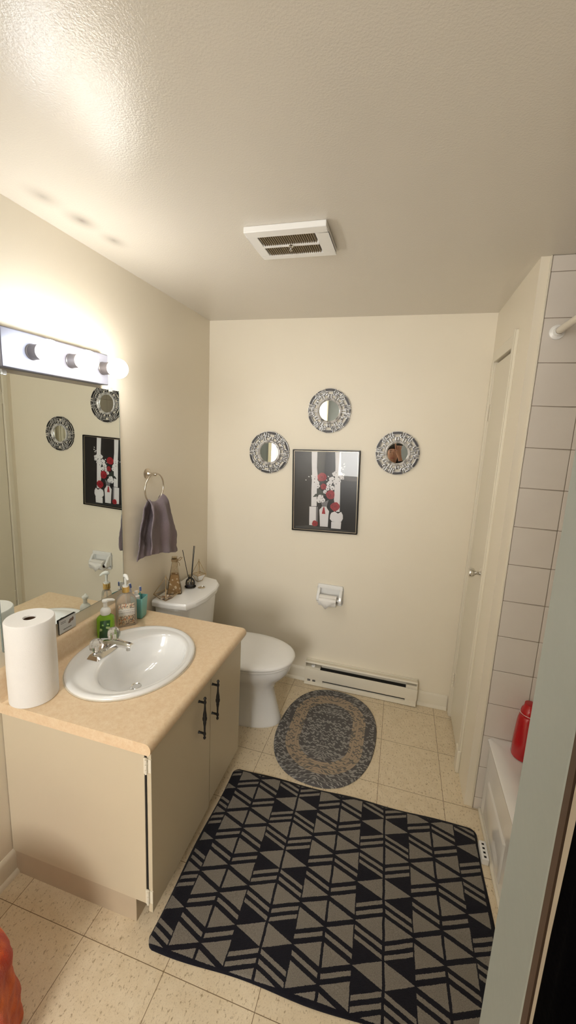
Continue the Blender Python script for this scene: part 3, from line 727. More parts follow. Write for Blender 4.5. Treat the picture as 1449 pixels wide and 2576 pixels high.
mb = MB(); mb.loft([bowl(.245, .786, .193, .4065), bowl(.242, .790, .196, .411), bowl(.244, .787, .193, .421), bowl(.252, .776, .184, .4265), bowl(.29, .735, .150, .4300), bowl(.36, .66, .09, .4310), bowl(.45, .56, .03, .4312)])
part('lid', mb, m_white_pl, to, angle=60)
for dy in (-.075, .075): part('seat_hinge', MB().box((.222, TC+dy-.018, .389), (.262, TC+dy+.018, .424)), m_white_pl, to, bevel=0.006)

# ------------------------------------------------------------------ things on the tank lid
TZ = 0.7392
def terrarium(cx_, cy_, h, rw, zr, rb, rot, label):
    t = thing('geometric_terrarium', (cx_, cy_, TZ), label, 'ornament', 'brass wire terrariums on the toilet tank')
    nn = 4
    base = [Vector((cx_+rb*math.cos(rot+2*PI*i/nn), cy_+rb*math.sin(rot+2*PI*i/nn), TZ+.002)) for i in range(nn)]
    mid = [Vector((cx_+rw*math.cos(rot+2*PI*i/nn), cy_+rw*math.sin(rot+2*PI*i/nn), TZ+zr)) for i in range(nn)]
    ap = Vector((cx_, cy_, TZ+h))
    mb = MB(); r = 0.0016
    for i in range(nn):
        j = (i+1) % nn
        mb.cyl(base[i], base[j], r, n=8); mb.cyl(mid[i], mid[j], r, n=8); mb.cyl(base[i], mid[i], r, n=8); mb.cyl(mid[i], ap, r, n=8)
        for p_ in (base[i], mid[i]): mb.sphere(p_, r*1.3, 8)
    mb.sphere(ap, r*1.8, 8)
    part('wire_frame', mb, m_brass, t)
    part('base_tray', MB().prism([(p_.x, p_.y) for p_ in base], 'z', TZ+.0005, TZ+.0025), m_brass, t)
    part('hanging_loop', MB().tube([ap+Vector((0, 0.005*math.sin(2*PI*i/16), .006-0.005*math.cos(2*PI*i/16))) for i in range(16)], 0.0009, 6, closed=True), m_brass, t)
    m_gl = m_glass_thin
    mb = MB()
    for i in range(nn):
        j = (i+1) % nn
        mb.poly([base[i], base[j], mid[j], mid[i]])
    part('glass_pane', mb, m_gl, t)
    return t
m_glass_thin, nt, b = newmat('thin_glass')
nt.nodes.remove(b); tr_ = nt.nodes.new('ShaderNodeBsdfTransparent'); gl_ = nt.nodes.new('ShaderNodeBsdfGlossy'); gl_.inputs['Roughness'].default_value = 0.03
fr = nt.nodes.new('ShaderNodeFresnel'); fr.inputs[0].default_value = 1.4; mx = nt.nodes.new('ShaderNodeMixShader')
tr_.inputs[0].default_value = (0.90, 0.86, 0.78, 1)
nt.links.new(fr.outputs[0], mx.inputs[0]); nt.links.new(tr_.outputs[0], mx.inputs[1]); nt.links.new(gl_.outputs[0], mx.inputs[2]); nt.links.new(mx.outputs[0], nt.nodes['Material Output'].inputs[0])
terrarium(0.072, -0.628, 0.128, 0.066, 0.030, 0.034, 0.55, 'larger brass wire terrarium at the near corner of the toilet tank')
terrarium(0.108, -0.318, 0.132, 0.044, 0.045, 0.020, 0.35, 'smaller brass wire terrarium at the back of the toilet tank')
m_shell = simple('seashell', (0.72, 0.60, 0.48), 0.45, var=0.25, vscale=90); m_shell2 = simple('brown_seashell', (0.30, 0.17, 0.10), 0.45, var=0.3, vscale=90)
sh0 = None
def shell(x, y, z, r, mat, label, group):
    mb = MB(); mb.lathe([(0.001, 0), (r*.55, r*.12), (r*.95, r*.45), (r*.8, r*.9), (r*.4, r*1.25), (r*.02, r*1.4)], (x, y, z), (random.uniform(-.5, .5), random.uniform(-.5, .5), 1), n=12, sy=0.75)
    return solo('seashell', mb, mat, (x, y, z), label, 'seashell', group)
for i, (dx, dy) in enumerate(((.012, -.012), (-.014, -.004), (.004, .014), (.022, .008), (-.006, -.022))):
    shell(0.072+dx, -0.628+dy, TZ+.003, .012, m_shell if i % 2 == 0 else m_shell2, 'pale seashell lying in the larger wire terrarium' if i % 2 == 0 else 'brown seashell lying in the larger wire terrarium', 'pale seashells in the larger terrarium' if i % 2 == 0 else 'brown seashells in the larger terrarium')
for i, (dx, dy) in enumerate(((.006, -.006), (-.008, -.002), (.002, .008), (-.002, -.012), (.010, .004))):
    shell(0.108+dx, -0.318+dy, TZ+.004+(i % 3)*.012, .011, m_shell if i % 2 == 0 else m_shell2, 'pale seashell piled in the smaller wire terrarium' if i % 2 == 0 else 'brown seashell piled in the smaller wire terrarium', 'pale seashells in the smaller terrarium' if i % 2 == 0 else 'brown seashells in the smaller terrarium')
# conical bottle
m_sand, nt, b = newmat('sand_and_shell_fill'); c = coord(nt)
vo = nt.nodes.new('ShaderNodeTexVoronoi'); vo.inputs['Scale'].default_value = 45; nt.links.new(c, vo.inputs['Vector'])
nt.links.new(mixc(nt, E(vo.outputs['Distance']).lt(0.33), mixc(nt, noise(nt, c, 60, 3), (0.36, 0.23, 0.11), (0.50, 0.34, 0.18)), (0.78, 0.70, 0.58)), b.inputs['Base Color']); b.inputs['Roughness'].default_value = 0.7
bcx, bcy = 0.066, -0.530
cb = thing('decor_bottle', (bcx, bcy, TZ), 'tall tapered glass bottle of sand and shells tied with twine on the tank', 'bottle')
sq = lambda r, z: rrect(bcx, bcy, r, r, r*.18, TZ+z, n=3, rot=0.5)
part('bottle_glass', MB().loft([sq(.040, .001), sq(.042, .004), sq(.040, .012), sq(.015, .180), sq(.013, .196), sq(.015, .215), sq(.013, .215), sq(.012, .196)], True, False), m_glass_thin, cb)
part('sand_fill', MB().loft([sq(.037, .004), sq(.0365, .012), sq(.0230, .105), sq(.020, .112)]), m_sand, cb)
mb = MB()
for k in range(9):
    a = k*2.4; rr_ = .012*(1-k/12); mb.sphere((bcx+rr_*math.cos(a), bcy+rr_*math.sin(a), TZ+.116+k*.0065), .0055, 8, (1, 1, .6))
part('shell_fill', mb, m_shell, cb)
m_twine = simple('jute_twine', (0.36, 0.25, 0.13), 0.9, var=0.2, vscale=200)
mb = MB()
for k in range(3): mb.tube([Vector((bcx+.0165*math.cos(2*PI*i/20), bcy+.0165*math.sin(2*PI*i/20), TZ+.190+k*.005)) for i in range(20)], .0022, 6, closed=True)
for sg in (-1, 1):
    mb.tube([Vector((bcx+.016, bcy, TZ+.196)), Vector((bcx+.030, bcy+sg*.018, TZ+.212)), Vector((bcx+.028, bcy+sg*.036, TZ+.204)), Vector((bcx+.024, bcy+sg*.024, TZ+.192)), Vector((bcx+.016, bcy, TZ+.194))], .0022, 6)
    mb.tube([Vector((bcx+.016, bcy, TZ+.196)), Vector((bcx+.026, bcy+sg*.010, TZ+.175)), Vector((bcx+.024, bcy+sg*.016, TZ+.160))], .0018, 6)
part('twine_bow', mb, m_twine, cb)
# reed diffuser
dx_, dy_ = 0.113, -0.432
rd = thing('reed_diffuser', (dx_, dy_, TZ), 'small glass reed diffuser with dark liquid on a clear dish', 'diffuser')
part('dish', MB().lathe([(.001, 0), (.030, .001), (.034, .006), (.033, .008), (.028, .003), (.001, .003)], (dx_, dy_, TZ+.0003), n=28), m_glass_thin, rd)
part('bottle_glass', MB().lathe([(.001, .004), (.024, .0045), (.0285, .010), (.029, .028), (.025, .046), (.014, .058), (.0105, .062), (.010, .074), (.0125, .076), (.0125, .078), (.0085, .078), (.0085, .060)], (dx_, dy_, TZ), n=28, cap1=False), m_glass_thin, rd)
m_blk_liq = simple('dark_liquid', (0.03, 0.035, 0.06), 0.1)
part('liquid', MB().lathe([(.001, .007), (.0245, .0075), (.027, .012), (.0272, .024), (.001, .0245)], (dx_, dy_, TZ), n=24), m_blk_liq, rd)
part('reed', MB().cyl((dx_, dy_-.004, TZ+.012), (dx_-.008, dy_-.075, 0.992), .0019, n=8), m_black_metal, rd)
part('reed', MB().cyl((dx_, dy_+.004, TZ+.012), (dx_-.006, dy_+.050, 0.985), .0023, n=8), m_black_metal, rd)
part('reed', MB().cyl((dx_+.003, dy_+.005, TZ+.012), (dx_-.002, dy_+.054, 0.984), .0020, n=8), m_black_metal, rd)

# ------------------------------------------------------------------ toilet paper holder
tx0, tx1, tz0, tz1 = 0.820, 0.986, 0.582, 0.716
hx_c = (tx0+tx1)/2
tph = thing('toilet_paper_holder', (hx_c, 0, tz0), 'white ceramic toilet paper holder on the back wall', 'holder')
mb = MB()
def frame_y(mb, o, i, ya, yb):
    a0, b0, a1, b1 = o; c0, d0, c1, d1 = i
    mb.box((a0, ya, b0), (a1, yb, d0)); mb.box((a0, ya, d1), (a1, yb, b1)); mb.box((a0, ya, d0), (c0, yb, d1)); mb.box((c1, ya, d0), (a1, yb, d1))
frame_y(mb, (tx0, tz0, tx1, tz1), (tx0+.022, tz0+.022, tx1-.022, tz1-.026), -.016, 0)
part('faceplate', mb, m_white_por, tph, bevel=0.005, seg=3)
part('recess_back', MB().box((tx0+.02, -.004, tz0+.02), (tx1-.02, -.0005, tz1-.02)), m_white_por, tph)
for xx in (tx0+.010, tx1-.010):
    mb = MB(); mb.prism([(0-.012, tz0+.030), (0-.012, tz1-.020), (-.030, tz1-.030), (-.062, tz0+.058), (-.062, tz0+.038), (-.050, tz0+.028)], 'x', xx-.009, xx+.009)
    part('arm', mb, m_white_por, tph, bevel=0.003)
ry, rz = -0.052, tz0+.050
part('spindle', MB().cyl((tx0+.016, ry, rz), (tx1-.016, ry, rz), .009, n=16), m_white_pl, tph)
tr2 = thing('toilet_paper_roll', (hx_c, ry, rz), 'white toilet paper roll with folded point in the ceramic holder', 'paper roll')
rr3 = .036
mb = MB(); mb.lathe([(.0185, -.056), (rr3-.001, -.056), (rr3, -.055), (rr3, .055), (rr3-.001, .056), (.0185, .056)], (hx_c-.004, ry-.006, rz-.006), (1, 0, 0), n=36, cap0=False, cap1=False)
part('paper', mb, m_paper, tr2)
part('cardboard_core', MB().lathe([(.0188, -.0555), (.0188, .0555), (.0170, .0555), (.0170, -.0555)], (hx_c-.004, ry-.006, rz-.006), (1, 0, 0), n=28, cap0=False, cap1=False), m_card, tr2)
mb = MB(); yf = ry-.006-rr3-.001
mb.loft([[(hx_c-.058, yf+.012, rz+.022), (hx_c-.002, yf+.012, rz+.022), (hx_c+.050, yf+.012, rz+.022)], [(hx_c-.058, yf, rz-.004), (hx_c-.002, yf, rz-.004), (hx_c+.050, yf, rz-.004)], [(hx_c-.030, yf-.001, rz-.034), (hx_c-.012, yf-.001, rz-.050), (hx_c+.004, yf-.001, rz-.034)]], closed=False)
part('folded_tail', mb, m_paper, tr2, solid=0.0012)

# ------------------------------------------------------------------ framed print
fcx, fcz, FW, FH = .826, 1.332, .426, .528
TH = math.radians(2.2); cT, sT = math.cos(TH), math.sin(TH)
def FP(s_, t_, y): return Vector((fcx + s_*cT - t_*sT, y, fcz + s_*sT + t_*cT))
pic = thing('framed_print', (fcx, -0.01, fcz-FH/2), 'black framed still life print of white vases and red roses on the back wall', 'picture')
m_frame = simple('black_frame', (0.015, 0.013, 0.013), 0.25, 0.2)
def fbar(mb, s0, t0, s1, t1, y0_, y1_):
    c8 = [FP(s, t, y) for y in (y0_, y1_) for s, t in ((s0, t0), (s1, t0), (s1, t1), (s0, t1))]
    v = [mb.bm.verts.new(p) for p in c8]
    for f in ((0, 3, 2, 1), (4, 5, 6, 7), (0, 1, 5, 4), (1, 2, 6, 5), (2, 3, 7, 6), (3, 0, 4, 7)): mb.face([v[i] for i in f])
w2, h2 = FW/2, FH/2
mb = MB(); q = .007
for a in ((-w2, -h2, w2, -h2+q), (-w2, h2-q, w2, h2), (-w2, -h2+q, -w2+q, h2-q), (w2-q, -h2+q, w2, h2-q)): fbar(mb, *a, -.022, 0)
part('frame', mb, m_frame, pic, bevel=0.0015)
mb = MB(); q1, q2_ = .008, .0105
for a in ((-w2+q1, -h2+q1, w2-q1, -h2+q2_), (-w2+q1, h2-q2_, w2-q1, h2-q1), (-w2+q1, -h2+q2_, -w2+q2_, h2-q2_), (w2-q2_, -h2+q2_, w2-q1, h2-q2_)): fbar(mb, *a, -.0165, -.010)
part('gold_fillet', mb, simple('pale_gold', (0.62, 0.52, 0.38), 0.3, 0.5), pic)
SH = {'strip1': [[-0.0923, 0.2547], [-0.0552, 0.2553], [-0.0561, 0.1543], [-0.0502, 0.099], [-0.0535, 0.0141], [-0.0528, -0.098], [-0.0889, -0.1007], [-0.0896, 0.0124], [-0.0873, 0.0974], [-0.0909, 0.1876]],
'strip2': [[0.0598, 0.2549], [0.0979, 0.2554], [0.1002, 0.1593], [0.098, 0.0763], [0.0989, -0.0839], [0.0992, -0.1269], [0.0761, -0.128], [0.0601, -0.0513], [0.0621, 0.0537], [0.0641, 0.1577]],
'block': [[-0.101, -0.1032], [-0.057, -0.1019], [-0.0558, -0.229], [-0.1008, -0.2273]],
'blockside': [[-0.057, -0.1019], [-0.045, -0.1023], [-0.0443, -0.2155], [-0.0558, -0.229]],
'vase': [[-0.0188, -0.0984], [0.0133, -0.0966], [0.0149, -0.1067], [0.0301, -0.1273], [0.0269, -0.1601], [0.0241, -0.2321], [-0.0279, -0.2321], [-0.0313, -0.1639], [-0.0347, -0.1208], [-0.0201, -0.1053]],
'vaserim': [[-0.0342, -0.0557], [0.0015, -0.0651], [0.026, -0.053], [0.018, -0.0787], [0.0154, -0.0947], [-0.0167, -0.0954], [-0.0211, -0.0802]],
'tassel': [[-0.009, -0.1027], [-0.0009, -0.102], [0.0063, -0.1474], [-0.0176, -0.1464]],
'bowl': [[0.0458, -0.1359], [0.0672, -0.1267], [0.0887, -0.1395], [0.1092, -0.1263], [0.1205, -0.1467], [0.1215, -0.1718], [0.1117, -0.1914], [0.0975, -0.1969], [0.0516, -0.1941], [0.0362, -0.1775], [0.0382, -0.1516]],
'bowlbase': [[0.0465, -0.1959], [0.1116, -0.1944], [0.1089, -0.2404], [0.0458, -0.2399]],
'leaf1': [[-0.054, 0.0281], [-0.0208, 0.0048], [0.008, -0.0253], [-0.0346, -0.0417], [-0.0496, -0.0141]],
'leaf2': [[-0.0796, -0.039], [-0.0638, -0.0186], [-0.0425, -0.0124], [-0.0564, -0.0359]],
'floor': [[-0.1954, -0.2407], [-0.0959, -0.2295], [-0.0301, -0.236], [0.0488, -0.2411], [0.1954, -0.2525], [-0.1958, -0.2525]]}
pm = [simple('print_black', (0.020, 0.019, 0.021), 0.25, var=0.3, vscale=9), simple('print_white', (0.86, 0.84, 0.84), 0.3, var=0.06, vscale=40), simple('print_grey', (0.22, 0.21, 0.22), 0.3), simple('print_red', (0.42, 0.022, 0.035), 0.3, var=0.3, vscale=60), simple('print_green', (0.035, 0.045, 0.035), 0.3, var=0.3), simple('print_floor', (0.035, 0.038, 0.037), 0.3), simple('print_darkred', (0.18, 0.008, 0.015), 0.3)]
mb = MB(); fbar(mb, -w2+q, -h2+q, w2-q, h2-q, -.0095, -.002)
layer = [0]
def flat(pts, mi):
    layer[0] += 1; mb.mi = mi
    mb.poly([FP(a*.985, b_*.985, -.0097-layer[0]*.000012) for a, b_ in pts])
flat(SH['floor'], 5)
for k, m_i in (('strip1', 1), ('strip2', 1), ('block', 1), ('blockside', 2), ('leaf1', 4), ('leaf2', 4), ('vase', 1), ('vaserim', 2), ('tassel', 3), ('bowl', 1), ('bowlbase', 1)): flat(SH[k], m_i)
def blob(cx_, cy_, r, mi, n=14, j=.15, ph=0):
    flat([(cx_+r*(1+random.uniform(-j, j))*math.cos(2*PI*i/n+ph), cy_+r*(1+random.uniform(-j, j))*math.sin(2*PI*i/n+ph)) for i in range(n)], mi)
PXS = .000371
for (cx_, cy_), r in [((-0.0728, 0.0839), 45), ((-0.058, 0.0523), 55), ((-0.0507, 0.035), 45), ((-0.0843, 0.0973), 25), ((-0.1086, 0.0912), 15), ((-0.1284, 0.069), 12), ((0.0605, 0.1168), 45), ((0.082, 0.1029), 60), ((0.1053, 0.111), 50), ((0.1107, 0.0938), 35), ((0.044, 0.0774), 60), ((0.0271, 0.053), 50), ((0.0139, 0.0235), 45), ((0.045, 0.0253), 45), ((0.0, -0.001), 35), ((-0.0276, -0.042), 60), ((-0.0373, -0.0596), 45), ((-0.0131, -0.0555), 45), ((0.089, 0.0756), 40), ((0.0693, 0.0574), 40), ((0.0188, 0.0974), 18), ((0.0088, 0.0727), 16), ((0.0599, 0.1268), 14)]:
    R_ = r*PXS
    for k in range(5 if r > 20 else 2):
        a = 2*PI*k/5+random.random(); blob(cx_+R_*.5*math.cos(a), cy_+R_*.5*math.sin(a), R_*.52, 1, 9, .12)
    if r > 30:
        blob(cx_+R_*.2, cy_-R_*.25, R_*.26, 2, 6, .3)
        a = random.random()*6; blob(cx_+R_*.7*math.cos(a), cy_+R_*.7*math.sin(a), R_*.16, 0, 5, .3)
for (cx_, cy_), r in [((-0.0214, 0.0939), 85), ((-0.0108, 0.0314), 58), ((0.0363, -0.0194), 85), ((0.0694, -0.0947), 85), ((-0.0613, -0.2148), 58)]:
    R_ = r*PXS*.95
    blob(cx_, cy_, R_, 3, 11, .12)
    for rr_, mi in ((.78, 6), (.70, 3), (.48, 6), (.40, 3), (.20, 6)): blob(cx_+random.uniform(-.05, .05)*R_, cy_+random.uniform(-.05, .05)*R_, R_*rr_, mi, 8, .10, random.random())
for (a, b_), (c_, d_) in (((.1233, .1874), (.1160, .175)), ((.1074, .164), (.1030, .150)), ((.1276, .1702), (.1150, .160)), ((.1199, .1525), (.1060, .145)), ((.0906, .1446), (.0885, .132))):
    v = Vector((a-c_, b_-d_)); n_ = Vector((-v.y, v.x))*.28; p = Vector((c_, d_)); flat([p[:], (p+v*.5+n_)[:], (a, b_), (p+v*.5-n_)[:]], 1)
part('print', mb, pm, pic)
m_glz = m_glass_thin
mb = MB(); mb.poly([FP(-w2+q, -h2+q, -.0170), FP(w2-q, -h2+q, -.0170), FP(w2-q, h2-q, -.0170), FP(-w2+q, h2-q, -.0170)])
m_picglass, nt, b = newmat('picture_glass'); nt.nodes.remove(b)
tr_ = nt.nodes.new('ShaderNodeBsdfTransparent'); gl_ = nt.nodes.new('ShaderNodeBsdfGlossy'); gl_.inputs['Roughness'].default_value = 0.02
fr = nt.nodes.new('ShaderNodeFresnel'); fr.inputs[0].default_value = 1.45; mx = nt.nodes.new('ShaderNodeMixShader')
nt.links.new(fr.outputs[0], mx.inputs[0]); nt.links.new(tr_.outputs[0], mx.inputs[1]); nt.links.new(gl_.outputs[0], mx.inputs[2]); nt.links.new(mx.outputs[0], nt.nodes['Material Output'].inputs[0])
part('glazing', mb, m_picglass, pic)

# ------------------------------------------------------------------ round mirrors with fret frame
m_silv, nt, b = newmat('antiqued_silver'); c = coord(nt)
f = noise(nt, c, 38, 3, 0.6); nt.links.new(mixc(nt, ramp(nt, f, .34, .52), (0.26, 0.25, 0.25), (0.74, 0.73, 0.73)), b.inputs['Base Color']); sset(b, 'Metallic', 0.35); b.inputs['Roughness'].default_value = 0.28
m_silvd = simple('blackened_silver', (0.045, 0.042, 0.042), 0.4, 0.5, var=0.4, vscale=60)
def polar(r, a, y): return (r*math.sin(math.radians(a)), y, r*math.cos(math.radians(a)))
def fret(mb, r0, r1, a0, a1, h=.014):
    n = max(2, int(abs(a1-a0)/4)+1)
    A_ = [a0+(a1-a0)*i/(n-1) for i in range(n)]
    def ring(ins, y, da):
        q0, q1 = r0+ins, r1-ins; ia = math.degrees(ins/((r0+r1)/2)); aa = [min(max(a, a0+ia), a1-ia) for a in A_]
        return [polar(q1, a, y) for a in aa]+[polar(q0, a, y) for a in aa[::-1]]
    rr = [ring(0, -.001, 0), ring(0, -h+.002, 0), ring(.0010, -h, 0), ring(.0026, -h-.0003, 0), ring(.0034, -h+.0022, 0)]
    vs = [[mb.bm.verts.new(p) for p in lp_] for lp_ in rr]
    for k in range(4):
        for i in range(len(vs[0])):
            j = (i+1) % len(vs[0]); mb.mi = 1 if k in (0, 3) else 0; mb.face([vs[k][i], vs[k][j], vs[k+1][j], vs[k+1][i]])
    mb.mi = 1
    m_ = len(A_)
    for i in range(m_-1): mb.face([vs[4][i], vs[4][i+1], vs[4][2*m_-2-i], vs[4][2*m_-1-i]])
def round_mirror(cx_, cz_, R_, rotd, label):
    t = thing('round_mirror', (cx_, 0, cz_), label, 'mirror', 'round silver mirrors around the print')
    r = R_
    def P(name, mb, mats, **kw):
        o = mkobj(name, mb, mats, **kw); o.parent = t; return o
    mb = MB(); al = .012/r*57
    for k in range(6):
        c0 = rotd+60*k
        fret(mb, r*.855, r, c0-14.5, c0+14.5)
        for s_ in (-1, 1):
            a_, b_ = sorted((c0+s_*14.5, c0+s_*8.8)); fret(mb, r*.735, r*.89, a_, b_)
            a_, b_ = sorted((c0+s_*11, c0+s_*20.5)); fret(mb, r*.70, r*.785, a_, b_)
            a_, b_ = sorted((c0+s_*16.6, c0+s_*21.2)); fret(mb, r*.76, r*.985, a_, b_)
            a_, b_ = sorted((c0+s_*3.2, c0+s_*8.2)); fret(mb, r*.54, r*.735, a_, b_)
        fret(mb, r*.67, r*.745, c0-8.2, c0+8.2)
        m0 = c0+30
        fret(mb, r*.90, r*.99, m0-7.2, m0+7.2); fret(mb, r*.755, r*.83, m0-9.5, m0+9.5)
        for s_ in (-1, 1):
            a_, b_ = sorted((m0+s_*3.6, m0+s_*7.2)); fret(mb, r*.80, r*.93, a_, b_)
            a_, b_ = sorted((m0+s_*2.6, m0+s_*7.4)); fret(mb, r*.54, r*.775, a_, b_)
    P('fret_frame', mb, [m_silv, m_silvd])
    mb = MB(); prof = [(.455, .001), (.580, .001), (.590, .012), (.572, .018), (.555, .016), (.545, .0185), (.520, .0195), (.498, .0165), (.478, .0150), (.462, .0085), (.455, .006)]
    n = 64; mb.loft([[(q*r*math.sin(2*PI*i/n), -y, q*r*math.cos(2*PI*i/n)) for i in range(n)] for q, y in prof], False, False)
    P('inner_ring', mb, m_silv)
    mb = MB(); mb.loft([[(q*r*math.sin(2*PI*i/n), -y, q*r*math.cos(2*PI*i/n)) for i in range(n)] for q, y in ((.470, .004), (.470, .0075))])
    P('glass', mb, m_mirror)
    return t
round_mirror(0.821, 1.835, .135, 0, 'round fretwork mirror hanging above the framed print')
round_mirror(0.441, 1.558, .1365, 8, 'round fretwork mirror left of the framed print')
round_mirror(1.249, 1.601, .1295, -5, 'round fretwork mirror right of the framed print')

# ------------------------------------------------------------------ bathtub, bottle, rod
tb = thing('bathtub', (2.14, -1.43, 0), 'white enamel bathtub behind the door jamb with a moulded apron', 'bathtub')
ux0, ux1, uy0, uy1, UZ = 1.776, XR-0.012, YF+0.004, -L-0.011, 0.384
def rr(x0_, x1_, y0_, y1_, r, z): return rrect((x0_+x1_)/2, (y0_+y1_)/2, (x1_-x0_)/2, (y1_-y0_)/2, r, z, n=8)
mb = MB()
mb.loft([rr(ux0, ux1, uy0, uy1, .008, 0.001), rr(ux0, ux1, uy0, uy1, .008, UZ-.022), rr(ux0-.010, ux1, uy0, uy1, .008, UZ-.016), rr(ux0-.011, ux1, uy0, uy1, .008, UZ-.006), rr(ux0-.005, ux1, uy0, uy1, .010, UZ), rr(ux0+.070, ux1-.05, uy0+.08, uy1-.075, .12, UZ-.001), rr(ux0+.080, ux1-.06, uy0+.09, uy1-.085, .12, UZ-.010), rr(ux0+.105, ux1-.085, uy0+.13, uy1-.16, .13, .16), rr(ux0+.14, ux1-.12, uy0+.18, uy1-.24, .12, .085), rr(ux0+.2, ux1-.18, uy0+.28, uy1-.34, .08, .075)], False, True)
part('tub_shell', mb, m_tub, tb, angle=50)
mb = MB()
for ya, yb in ((uy0+.05, -1.10), (-1.06, uy1-.06)):
    mb.loft([[(ux0+.001, a, z0_) for a, z0_ in ((ya, .040), (yb, .040), (yb, .225), (ya, .225))], [(ux0-.006, a, z0_) for a, z0_ in ((ya+.012, .052), (yb-.012, .052), (yb-.012, .213), (ya+.012, .213))]])
part('apron_panel', mb, m_tub, tb, bevel=0.003)
mb = MB(); mb.box((ux0-.010, uy0, 0.0005), (ux0+.002, uy1, .018)); part('floor_bead', mb, m_trim, tb, bevel=0.004)

m_redb = simple('red_bottle_plastic', (0.46, 0.008, 0.012), 0.22, var=0.05, coat=0.3)
sbx, sby = 1.886, -0.772
sb = thing('shampoo_bottle', (sbx, sby, UZ), 'red plastic shampoo bottle standing on the tub rim', 'bottle')
part('bottle_body', MB().lathe([(.038, 0), (.045, .003), (.0465, .010), (.0455, .08), (.041, .160), (.037, .185), (.033, .192)], (sbx, sby, UZ+.0005), n=32), m_redb, sb)
part('cap', MB().lathe([(.0330, .192), (.0345, .195), (.0340, .206), (.030, .222), (.024, .230), (.0225, .246), (.002, .248)], (sbx, sby, UZ), n=28), m_redb, sb)
part('cap_line', MB().tube([Vector((sbx+.0346*math.cos(2*PI*i/32), sby+.0346*math.sin(2*PI*i/32), UZ+.203)) for i in range(32)], .0009, 6, closed=True), m_white_pl, sb, label='thin white line around the cap')

rod = thing('shower_rod', (1.793, -L-.01, 2.110), 'white shower curtain rod fixed to the tiled wall', 'rod')
m_rodm = simple('aged_white_rod', (0.78, 0.72, 0.62), 0.3, var=0.06)
part('rod_tube', MB().cyl((1.793, -L-.012, 2.110), (1.793, YF+.004, 2.110), .0125, n=24), m_rodm, rod)
mb = MB(); mb.lathe([(.0135, .030), (.0155, .028), (.0160, .010), (.026, .006), (.0265, .001)], (1.793, -L-.0095, 2.110), (0, -1, 0), n=28, cap0=False)
part('flange', mb, m_white_pl, rod)
mb = MB(); mb.lathe([(.0135, .030), (.0155, .028), (.0160, .010), (.026, .006), (.0265, .001)], (1.793, YF, 2.110), (0, 1, 0), n=28, cap0=False)
part('flange', mb, m_white_pl, rod)

# small white plastic block with slots by the tub
dv_ = thing('plastic_block', (1.757, -.918, 0), 'small white plastic block with dark slots on the floor against the tub', 'fixture')
part('block_body', MB().box((1.737, -.960, .0003), (1.765, -.880, .030)), m_white_pl, dv_, bevel=0.003)
mb = MB()
for k in range(4): mb.box((1.746, -.954+k*.018, .0295), (1.755, -.946+k*.018, .0305))
part('slot', mb, m_dark, dv_)

# ------------------------------------------------------------------ rugs
def rug_shape():
    mb = MB(); NX, NY = 80, 56; rows = []
    for j in range(NY+1):
        row = []
        for i in range(NX+1):
            u, v = i/NX, j/NY
            xl, xr = 0.604, 1.740
            x = xl+(xr-xl)*u
            yt = -(0.862-0.0300*x) + 0.003*math.sin(x*17); yb = -(1.6140-0.0480*x)+0.004*math.sin(x*14+1)
            x += 0.004*math.sin(v*9+u*3) * (1 if u in (0, 1) else 0) + 0.008*(v-.5)*0
            y = yt+(yb-yt)*v
            r_ = 0.02
            e = min(u*(xr-xl), (1-u)*(xr-xl), v*.74, (1-v)*.74)
            h_ = 0.0065*min(1, (e/0.008))**.5 if e > 0 else 0.002
            z = 0.0008 + h_ + 0.0012*math.sin(x*11+y*7)+0.0012
            # round the corners
            cx_, cy_ = abs(u-.5)*2, abs(v-.5)*2
            if cx_ > .96 and cy_ > .94: x -= math.copysign((cx_-.96)*(cy_-.94)*4.0, u-.5); y += math.copysign((cx_-.96)*(cy_-.94)*4.0, v-.5)
            row.append((x, y, z))
        rows.append(row)
    mb.loft(rows, closed=False)
    return mb
mb = rug_shape()
# skirt to the floor
bm_ = mb.bm; edges = [e for e in bm_.edges if e.is_boundary]
ret = bmesh.ops.extrude_edge_only(bm_, edges=edges)
for g in ret['geom']:
    if isinstance(g, bmesh.types.BMVert): g.co.z = 0.0004
solo('triangle_rug', mb, m_rug, RUGO, 'rectangular black and grey rug with triangle pattern on the tile floor', 'rug', angle=180)

OC, OA, OB = (1.003, -0.446), 0.375, 0.277
m_ov, nt, b = newmat('braided_rug_yarn'); c = coord(nt)
sep = nt.nodes.new('ShaderNodeSeparateXYZ'); nt.links.new(c, sep.inputs[0]); x, y = E(sep.outputs[0]), E(sep.outputs[1])
yy = (y.abs() - 0.095).max(0.0)*E.op('SIGN', y)
rad = (x*x + yy*yy).sqrt()      # distance from the central line of the oval
ang = E.op('ARCTAN2', yy, x.abs())
arc = ang*rad.max(0.03) + (y - yy)
row = rad/0.0125
rowi = E.op('FLOOR', row); rf = row - rowi
sgn = rowi.mod(2.0)*2.0 - 1.0
ph_ = arc/0.0075 + rf*sgn*1.1 + rowi*0.37
chev = ph_.mod(1.0)
cell = nt.nodes.new('ShaderNodeCombineXYZ')
for i_, v_ in enumerate((E.op('FLOOR', ph_), rowi)): nt.links.new(v_.v, cell.inputs[i_])
wn = nt.nodes.new('ShaderNodeTexWhiteNoise'); nt.links.new(cell.outputs[0], wn.inputs[0])
r_in = 0.1375; r_tan = 0.2125
tan = rad.gt(r_in)*rad.lt(r_tan)
wv = E(wn.outputs[0])
dk = mixc(nt, wv.gt(0.62), (0.075, 0.075, 0.082), (0.36, 0.35, 0.33))
tn = mixc(nt, wv.gt(0.72), (0.50, 0.38, 0.26), (0.16, 0.145, 0.13))
col = mixc(nt, tan, dk, tn)
gap = chev.lt(0.25).max(rf.lt(0.10))
col = mixc(nt, gap*0.55, col, (0.03, 0.028, 0.028))
